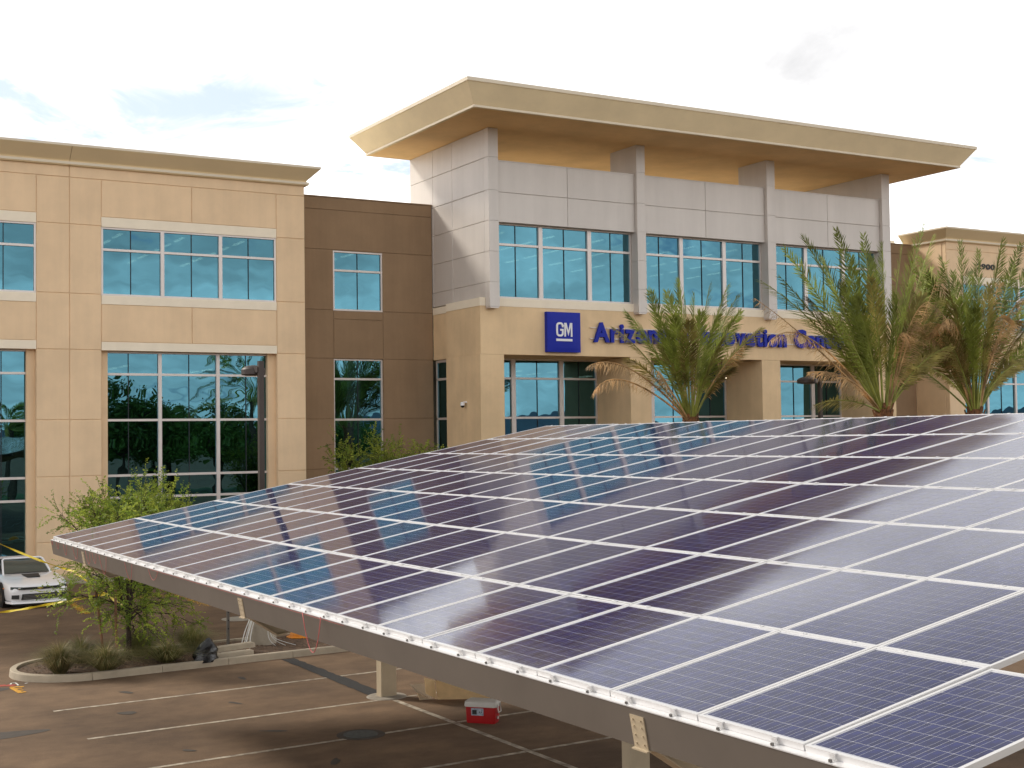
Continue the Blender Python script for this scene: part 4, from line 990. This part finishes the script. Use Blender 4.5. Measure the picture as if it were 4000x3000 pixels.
for (x, y, Y) in ((190, 1085, 31.8), (130, 1110, 32.1), (250, 1095, 31.5), (310, 1090, 32.5), (140, 1290, 31.0), (230, 1180, 31.0), (300, 1180, 32.9), (200, 1240, 31.0), (340, 1260, 32.3), (390, 1310, 31.5), (420, 1350, 31.9), (330, 1370, 31.1), (300, 1320, 31.0), (230, 1340, 31.0), (160, 1210, 33.1), (360, 1290, 32.8), (260, 1270, 33.3), (300, 1400, 32.3), (195, 1150, 32.7), (270, 1140, 32.1), (350, 1120, 32.9)):
    tp = fp(x, y, Y); tips.append((tp, tr.lerp(tp, .45)+Vector((0, 0, .55))))
small_tree('mesquite_tree', 'young feathery green mesquite tree with drooping twigs tied to stakes in the island', tr, tips, 31, .07, ['mesq', 'mesq2'], .050, 56, droop=.6, nleaf=14, ln=(.3, .6))
for k, (bx_, by_, tx, ty, lab) in enumerate(((7.66, 32.2, 595, 1230, 'leaning reddish wood tree stake left of the mesquite trunk'), (7.84, 31.75, 392, 1255, 'upright wood tree stake just left of the mesquite trunk'))):
    by_ -= .75; bx_ = pix((645 if k == 0 else 720)*1400/2212, 2000+870*1400/2212, Y=by_).x
    tp = pix((592 if k == 0 else 712)*1400/2212, 2000+480*1400/2212, Y=by_)
    sk = thing('tree_stake', lab, 'stake', (bx_, by_, .1), 'mesquite stakes'); part('stake', MB().tube([(bx_, by_, .08), tp], .032, 8), 'stake', sk)
    part('tie_wire', MB().tube([tp.lerp(Vector((bx_, by_, .1)), .2), Vector((7.97, 31.4, tp.z*.8))], .005, 4), 'dark', sk)
# leafy shrubs and small trees standing between canopy and building
def rndtips(c, spread, top, n, seed, low=.4):
    rr = random.Random(seed); T = []
    for _ in range(n):
        a = rr.uniform(0, 6.28); q = rr.random()**.5; z = low*top+(1-low)*top*rr.random()*(1-.35*q)
        tp = Vector((c[0]+spread*q*math.cos(a), c[1]+spread*q*math.sin(a), z)); T.append((tp, Vector(c).lerp(tp, .4)+Vector((0, 0, top*.15))))
    return T
for (c, sp_, top, n, seed, lab) in (((20.9, 46.6, 0), 1.7, 5.5, 34, 41, 'light green young tree before the brown wall with its tip against the lower window'), ((22.9, 46.2, 0), 1.2, 5.05, 22, 42, 'light green sapling whose tips rise right of the brown wall window'), ((9.7, 36.4, 0), 1.7, 4.05, 40, 43, 'bright green young tree behind the canopy corner before the left wing')):
    T = rndtips(c, sp_, top, n, seed, .6)
    small_tree('young_tree', lab, c, T, seed, .06, ['mesq2', 'mesq'], .075, 40, 'young trees along the building', droop=.0, ln=(.3, .6))
# ------------------------------------------------------------------ deer grass tufts
def tuft(c, h, rad, n, seed, lab, dry):
    rr = random.Random(seed); b = MB(); c = Vector(c)
    for i in range(n):
        a = rr.uniform(0, 6.28); q = rr.random()**.7; l = h*rr.uniform(.65, 1.1)
        o = Vector((math.cos(a), math.sin(a), 0)); p0 = c+o*rad*.25*q
        p1 = p0+o*rad*.7*q+Vector((0, 0, l*(.62-.12*q))); p2 = p0+o*rad*(.3+1.6*q)+Vector((rr.gauss(0, .03), rr.gauss(0, .03), l*(1-.62*q)))
        s_ = Vector((-o.y, o.x, 0))*.0048; mi = 1 if rr.random() < dry else 0
        b.face([p0-s_, p0+s_, p1+s_*.8, p1-s_*.8], mi); b.face([p1-s_*.8, p1+s_*.8, p2], mi)
    t = thing('grass_tuft', lab, 'ornamental grass', c, 'deer grass in the planting island')
    part('blades', b, ['grass', 'grass2'], t)
    cr_ = MB(); cr_.lathe([(rad*.28, 0), (rad*.2, .05), (.02, .07)], c, 10); part('crown', cr_, 'grass2', t)
for (x, y, h, rd, n, sd, lab, dry) in ((6.25, 30.42, .86, .50, 900, 1, 'yellowish grass clump nearest the rounded kerb tip', .45), (7.18, 30.18, .72, .6, 900, 2, 'spreading olive grass clump before the mesquite stakes', .3), (6.95, 31.6, .75, .6, 800, 3, 'dark grass clump behind the yellowish clump', .15),
        (8.62, 30.55, .62, .6, 800, 4, 'low green grass clump right of the mesquite trunk', .2), (8.35, 31.85, .85, .6, 800, 5, 'dark green bushy grass clump behind the mesquite trunk', .05), (9.55, 31.75, .85, .5, 700, 6, 'fine green grass clump left of the bare sign post', .1)):
    tuft((x, y, .10), h, rd, n, sd, lab, dry)
# ------------------------------------------------------------------ caution tape
def tape(pts, lab, wd=.058):
    b = MB(); rr = random.Random(len(pts)+3); up = Vector((0, 0, 1)); rings = []
    for i, p_ in enumerate(pts):
        a = math.sin(i*.55)*.9; t_ = (pts[min(i+1, len(pts)-1)]-pts[max(i-1, 0)]).normalized(); n_ = t_.cross(up)
        d = (up*math.cos(a)+n_*math.sin(a))*wd/2; rings.append((p_-d, p_+d))
    for (a0, a1), (b0, b1) in zip(rings, rings[1:]): b.face([a0, b0, b1, a1])
    tag(part('caution_tape', b, 'tape', None), lab, 'tape', 'caution tape strands')
A_ = pix(-40, 2106, Y=37.5); B_ = pix(290, 2232, Y=34.5); E_ = Vector((7.98, 31.45, 1.25))
tape(qb(A_, pix(150, 2195, Y=36), B_, 20)+qb(B_, B_.lerp(E_, .5)+Vector((0, 0, -.05)), E_, 14)[1:], 'yellow caution tape strand slanting from the upper left into the mesquite')
A_ = pix(-40, 2396, Y=36.0); B_ = pix(170, 2364, Y=33.5); E_ = pix(430, 2318, Y=31.5)
tape(qb(A_, pix(70, 2386, Y=35), B_, 16)+qb(B_, B_.lerp(E_, .5), E_, 14)[1:], 'yellow caution tape strand crossing low before the white car')
# ------------------------------------------------------------------ palms
def frond(root, p0, p1, p2, kind, rr, lw=.57, start=.27):
    n = 46; P = [q+Vector((0, 0, -.30*max(0, i/n-.72)**1.5)) for i, q in enumerate(qb(p0, p1, p2, n))]; b = MB()
    mats = {'g': ['petio', 'frond'], 'o': ['petio', 'frond2'], 'd': ['frondd', 'frondd']}[kind]
    b.tube(P[::4]+[P[-1]], [.036*(1-i/13)+.004 for i in range(len(P[::4])+1)], 5, 0)
    T0 = (p2-p0).normalized(); side0 = T0.cross(Vector((rr.gauss(0, .35), rr.gauss(0, .35), 1))).normalized()
    roll = rr.gauss(0, .6)
    for i in range(int(n*start), n+1):
        t = (P[min(i+1, n)]-P[max(i-1, 0)]).normalized(); u = i/n
        S = (side0-t*side0.dot(t)).normalized(); B2 = t.cross(S)
        S = S*math.cos(roll)+B2*math.sin(roll); B2 = t.cross(S)
        l0 = lw*(.35+1.0*math.sin(math.pi*min(1, (u-start)/(1-start)*.86+.10)))*(.9 if kind != 'd' else .70)
        for s_ in (-1, 1):
            for rep in range(3 if kind != 'd' else 2):
                a = R(46-20*u+rr.gauss(0, 7)); dd = t*math.cos(a)+S*s_*math.sin(a)+B2*rr.gauss(.22, .12)
                if kind == 'd': dd = dd*.85+Vector((0, 0, -.5))+Vector((rr.gauss(0, .22), rr.gauss(0, .22), rr.gauss(0, .15)))
                dd.normalize(); l = l0*rr.uniform(.75, 1.15); q0 = P[i]+t*rr.uniform(0, .07)
                wv = dd.cross(B2).normalized()*(.0145 if kind != 'd' else .009)
                m_ = q0+dd*l*.55+Vector((0, 0, -.01)); e = q0+dd*l+Vector((0, 0, -l*(.06 if kind != 'd' else .22)))
                b.face([q0-wv*.5, q0+wv*.5, m_+wv, m_-wv], 1); b.face([m_-wv, m_+wv, e], 1)
    return part('frond', b, mats, root)
def palm_trunk(root, base, zt, r_):
    smooth(part('trunk', MB().tube([(base.x, base.y, 0), (base.x, base.y, zt*.5), (base.x, base.y, zt)], [r_*1.1, r_*.95, r_*.9], 14), 'boot', root), 60)
    rr = random.Random(int(base.x*10)); b = MB(); n = 0
    for k in range(int(zt/.11)):
        z = .15+k*.11; a0 = k*2.4
        for j in range(4):
            a = a0+j*math.pi/2+rr.gauss(0, .1); o = Vector((math.cos(a), math.sin(a), 0)); s_ = Vector((-o.y, o.x, 0))
            c = Vector((base.x, base.y, z))+o*r_*.88
            b.loft([[c-s_*.07, c+s_*.07, c+s_*.06+o*.05, c-s_*.06+o*.05], [c-s_*.035+o*.06+Vector((0, 0, .17)), c+s_*.035+o*.06+Vector((0, 0, .17)), c+s_*.03+o*.10+Vector((0, 0, .16)), c-s_*.03+o*.10+Vector((0, 0, .16))]])
    part('boots', b, 'boot', root)
def palm(label, bx_, by_, Y, fr, seed, r_=.26, fill=12, top=None, frl=4.4):
    rr = random.Random(seed); b0 = fp(bx_, by_, Y)
    root = thing('date_palm', label, 'palm tree', (b0.x, b0.y, 0), 'date palms before the entrance')
    zt = b0.z+.15; palm_trunk(root, b0, zt, r_)
    for (cx, cy, tx, ty, kind, dy) in fr:
        p2 = fp(tx, ty, Y+dy); p1 = fp(cx, cy, Y+dy*.55); d = (p1-b0); d.z = 0
        o = d.normalized()*r_*.55 if d.length > .01 else Vector()
        frond(root, Vector((b0.x, b0.y, zt-.12))+o, p1, p2, kind, rr)
    for k in range(fill):
        a = rr.uniform(0, 6.28); o = Vector((math.cos(a), math.sin(a), 0)); el = rr.uniform(.55, 1.4); l = frl*rr.uniform(.75, 1.0)
        p0 = Vector((b0.x, b0.y, zt-.1))+o*r_*.5; p1 = p0+o*l*.5*math.cos(el)+Vector((0, 0, l*.55*math.sin(el)))
        p2 = p0+o*l*.95*math.cos(el)+Vector((0, 0, l*(.95*math.sin(el)-.10)))
        if o.y > -.35 and not (o.x < -.25 and el < 1.05): frond(root, p0, p1, p2, 'g' if rr.random() < .7 else 'o', rr)
    return root
zq = lambda x, y: ((2300+x*.3616)*.553, (1080+y*.3616)*.553)
P1 = []
for (cx, cy, tx, ty, k, dy) in ((880, 780, 655, 170, 'g', .4), (990, 700, 850, 180, 'g', .9), (1030, 700, 975, 55, 'g', .2), (1070, 800, 1040, 230, 'g', -.7), (1110, 800, 1140, 205, 'g', -.3), (1180, 750, 1305, 85, 'g', .6), (1250, 800, 1490, 115, 'g', 0), (1280, 800, 1600, 205, 'g', .7),
        (1280, 930, 1625, 385, 'g', -.4), (800, 860, 425, 395, 'g', -.2), (720, 900, 280, 545, 'o', -.7), (690, 1010, 430, 880, 'o', -.6), (420, 780, 0, 950, 'd', -1), (300, 870, 50, 1235, 'd', -.6), (1330, 1010, 1850, 560, 'o', -.5), (1350, 1040, 1650, 760, 'd', -.8),
        (950, 850, 760, 420, 'g', -.8), (1000, 850, 920, 420, 'g', -1.2), (1170, 850, 1210, 400, 'g', -1.2), (1220, 850, 1390, 430, 'g', -.9), (1060, 820, 1090, 480, 'o', -1.5), (940, 930, 700, 640, 'o', -1), (1250, 950, 1450, 650, 'o', -1), (1080, 1150, 1000, 560, 'd', -.8), (830, 1150, 760, 1010, 'd', -1.2), (1300, 1150, 1540, 985, 'o', -.9)):
    a_, b_ = zq(cx, cy); c_, d_ = zq(tx, ty); P1.append((a_, b_, c_, d_, k, dy))
bq = zq(1100, 1560)
palm('small green date palm with few dry fronds in front of the blue lettering', bq[0], bq[1], 38.0, P1, 51, .24, 8, frl=4.2)
P2 = [(1800, 712, 1648, 606, 'g', -.3), (1820, 700, 1698, 540, 'g', .3), (1850, 690, 1738, 515, 'g', .6), (1872, 700, 1808, 500, 'g', 0), (1890, 700, 1866, 512, 'g', .5), (1912, 700, 1905, 530, 'g', -.3), (1935, 700, 1995, 487, 'g', 0), (1950, 710, 2014, 512, 'g', .4), (1925, 700, 1950, 520, 'g', .8),
      (1850, 720, 1840, 560, 'g', -.8), (1840, 720, 1780, 560, 'g', -.6), (1770, 745, 1631, 642, 'd', -1), (1735, 660, 1662, 735, 'd', -.9), (1840, 850, 1760, 872, 'o', -1.2), (1850, 800, 1750, 800, 'd', -.9),
      (1960, 790, 2050, 745, 'o', -.6), (1955, 760, 2030, 650, 'o', -.4), (1940, 720, 1975, 600, 'g', -.9), (1900, 720, 1880, 600, 'o', -1.2), (1930, 730, 1935, 640, 'g', -1.4), (1870, 740, 1820, 620, 'g', -1.1), (1960, 740, 2010, 580, 'g', .8), (1860, 760, 1780, 640, 'g', -1.2), (1945, 780, 1980, 690, 'd', -1.1), (1965, 770, 2020, 610, 'd', -.3), (1935, 660, 1965, 740, 'd', -.9), (1950, 640, 2000, 720, 'd', -.6), (1955, 680, 2000, 650, 'd', -1.0), (1960, 720, 2030, 700, 'd', .2), (1975, 770, 2065, 620, 'g', .3), (1965, 760, 2040, 570, 'g', 1.0), (1975, 800, 2080, 700, 'o', .2), (1950, 740, 1990, 640, 'o', -.8), (1880, 740, 1850, 640, 'g', -1.3), (1830, 760, 1690, 600, 'g', .9), (1900, 700, 1885, 560, 'g', 1.1)]
palm('largest date palm, green with drooping tan dead fronds, left of the right hand palm', 1908, 893, 32.3, P2, 52, .30, 18, frl=5.2)
P3 = [(2090, 720, 2073, 527, 'g', 0), (2080, 720, 2035, 560, 'g', .4), (2065, 740, 2005, 590, 'g', .2), (2040, 740, 1970, 620, 'o', -.2), (2112, 700, 2115, 545, 'g', .6), (2130, 700, 2165, 522, 'g', -.2), (2145, 700, 2205, 528, 'g', .2), (2160, 740, 2240, 600, 'g', -.3), (2160, 760, 2245, 680, 'o', -.5), (2075, 660, 1985, 705, 'd', -.9), (2050, 690, 1950, 735, 'd', -.7),
      (2130, 680, 2160, 610, 'd', -1), (2150, 690, 2210, 640, 'd', -.6), (2140, 730, 2190, 700, 'd', -1), (2050, 790, 1975, 790, 'o', -.7), (2080, 740, 2050, 630, 'o', -1), (2095, 740, 2085, 640, 'g', -1.3), (2120, 740, 2135, 620, 'o', -1.1), (2060, 760, 2000, 680, 'd', -.5), (2085, 720, 2020, 660, 'd', -1.2), (2150, 790, 2220, 780, 'o', -.6), (2060, 740, 1990, 560, 'g', .9), (2140, 720, 2190, 570, 'g', .7), (2100, 700, 2095, 590, 'g', .9), (2080, 700, 2060, 590, 'g', 1.2), (2040, 660, 1985, 740, 'd', -.4), (2050, 640, 2010, 720, 'd', -.9), (2070, 640, 2035, 700, 'd', -1.2), (2130, 640, 2185, 690, 'd', -.9), (2150, 650, 2225, 700, 'd', -.5), (2150, 720, 2250, 640, 'g', .2), (2155, 700, 2235, 560, 'g', .9), (2050, 760, 1960, 680, 'g', .6), (2055, 780, 1965, 740, 'o', .3), (2045, 730, 1975, 570, 'g', 1.3), (2125, 760, 2150, 680, 'g', -.9), (2080, 780, 2040, 720, 'o', -1), (2160, 800, 2240, 740, 'o', .4), (2100, 760, 2110, 660, 'g', -1.4)]
palm('right hand date palm at the picture edge with many brown dead fronds', 2106, 893, 32.6, P3, 53, .30, 20, frl=5.2)
# ------------------------------------------------------------------ what the glazing mirrors: trees and palms across the lawn behind the viewer
def crown_tree(label, x, y, h, sp_, seed, m='treeleaf'):
    rr = random.Random(seed); t = thing('shade_tree', label, 'tree', (x, y, 0), 'trees mirrored in the glazing'); tb = MB(); lb_ = MB(); base = Vector((x, y, 0))
    tb.tube([base, base+Vector((.1, 0, h*.35))], [.22, .15], 8)
    for k in range(22):
        a = rr.uniform(0, 6.28); q = rr.random()**.5*sp_; tp = base+Vector((q*math.cos(a), q*math.sin(a), h*(.45+.55*rr.random()*(1-.4*q/sp_)))); f_ = base+Vector((.1, 0, h*.35))
        tb.tube([f_, f_.lerp(tp, .6)+Vector((0, 0, .3)), tp], [.09, .05, .02], 5)
        for j in range(300):
            v = Vector((rr.gauss(0, 1), rr.gauss(0, 1), rr.gauss(0, .7)))*.75; leafquad(lb_, tp+v, Vector((rr.gauss(0, 1), rr.gauss(0, 1), rr.gauss(0, 1))), .34, rr)
    part('trunk', tb, 'bark', t); part('crown', lb_, m, t)
for k, (x, y, h, sp_, where) in enumerate(((30, -16, 10.5, 3.4, 'at the left of the tall lower window'), (35, -19, 8.4, 3.2, 'second from the left in the tall lower window'), (40.5, -22, 8.8, 3.4, 'at the middle of the tall lower window'), (47, -18, 7.6, 3.2, 'behind the lamp post in the tall lower window'), (54, -24, 7.0, 3.4, 'low in the brown wall window'), (63, -20, 6.6, 3.2, 'low in the entrance glazing'), (25, -20, 8.0, 3.2, 'in the glazing at the left picture edge'), (32, -30, 9.0, 4, 'behind the leftmost tree in the tall lower window'), (44, -32, 8.0, 4, 'behind the tall palm in the tall lower window'), (58.5, -30, 7.5, 4, 'right of the low tree in the brown wall window'), (38, -34, 8.6, 4, 'behind the lower palm in the tall lower window'))):
    crown_tree('dark green tree mirrored '+where, x, y, h, sp_, 60+k)
def back_palm(label, x, y, zt, seed, l=3.6):
    rr = random.Random(seed); b0 = Vector((x, y, 0)); root = thing('tall_palm', label, 'palm tree', b0, 'palms mirrored in the glazing')
    smooth(part('trunk', MB().tube([(x, y, 0), (x, y, zt)], [.42, .36], 12), 'bark', root), 60)
    for k in range(30):
        a = k*2.4; o = Vector((math.cos(a), math.sin(a), 0)); el = -.35+1.75*(k/30); p0 = Vector((x, y, zt))+o*.2
        frond(root, p0, p0+o*l*.55*math.cos(el)+Vector((0, 0, l*(.6*math.sin(el)+.18))), p0+o*l*math.cos(el*.8)+Vector((0, 0, l*(.9*math.sin(el)-.25))), 'g' if k > 8 else 'o', rr, .5)
back_palm('tall palm mirrored beside the lamp post in the tall lower window', 41.2, -13, 9.2, 71, 5.6)
back_palm('lower palm mirrored at the middle of the tall lower window', 37.5, -26, 6.6, 72)
back_palm('palm mirrored at the left picture edge in the lower glazing', 20.6, -15, 6.2, 73)
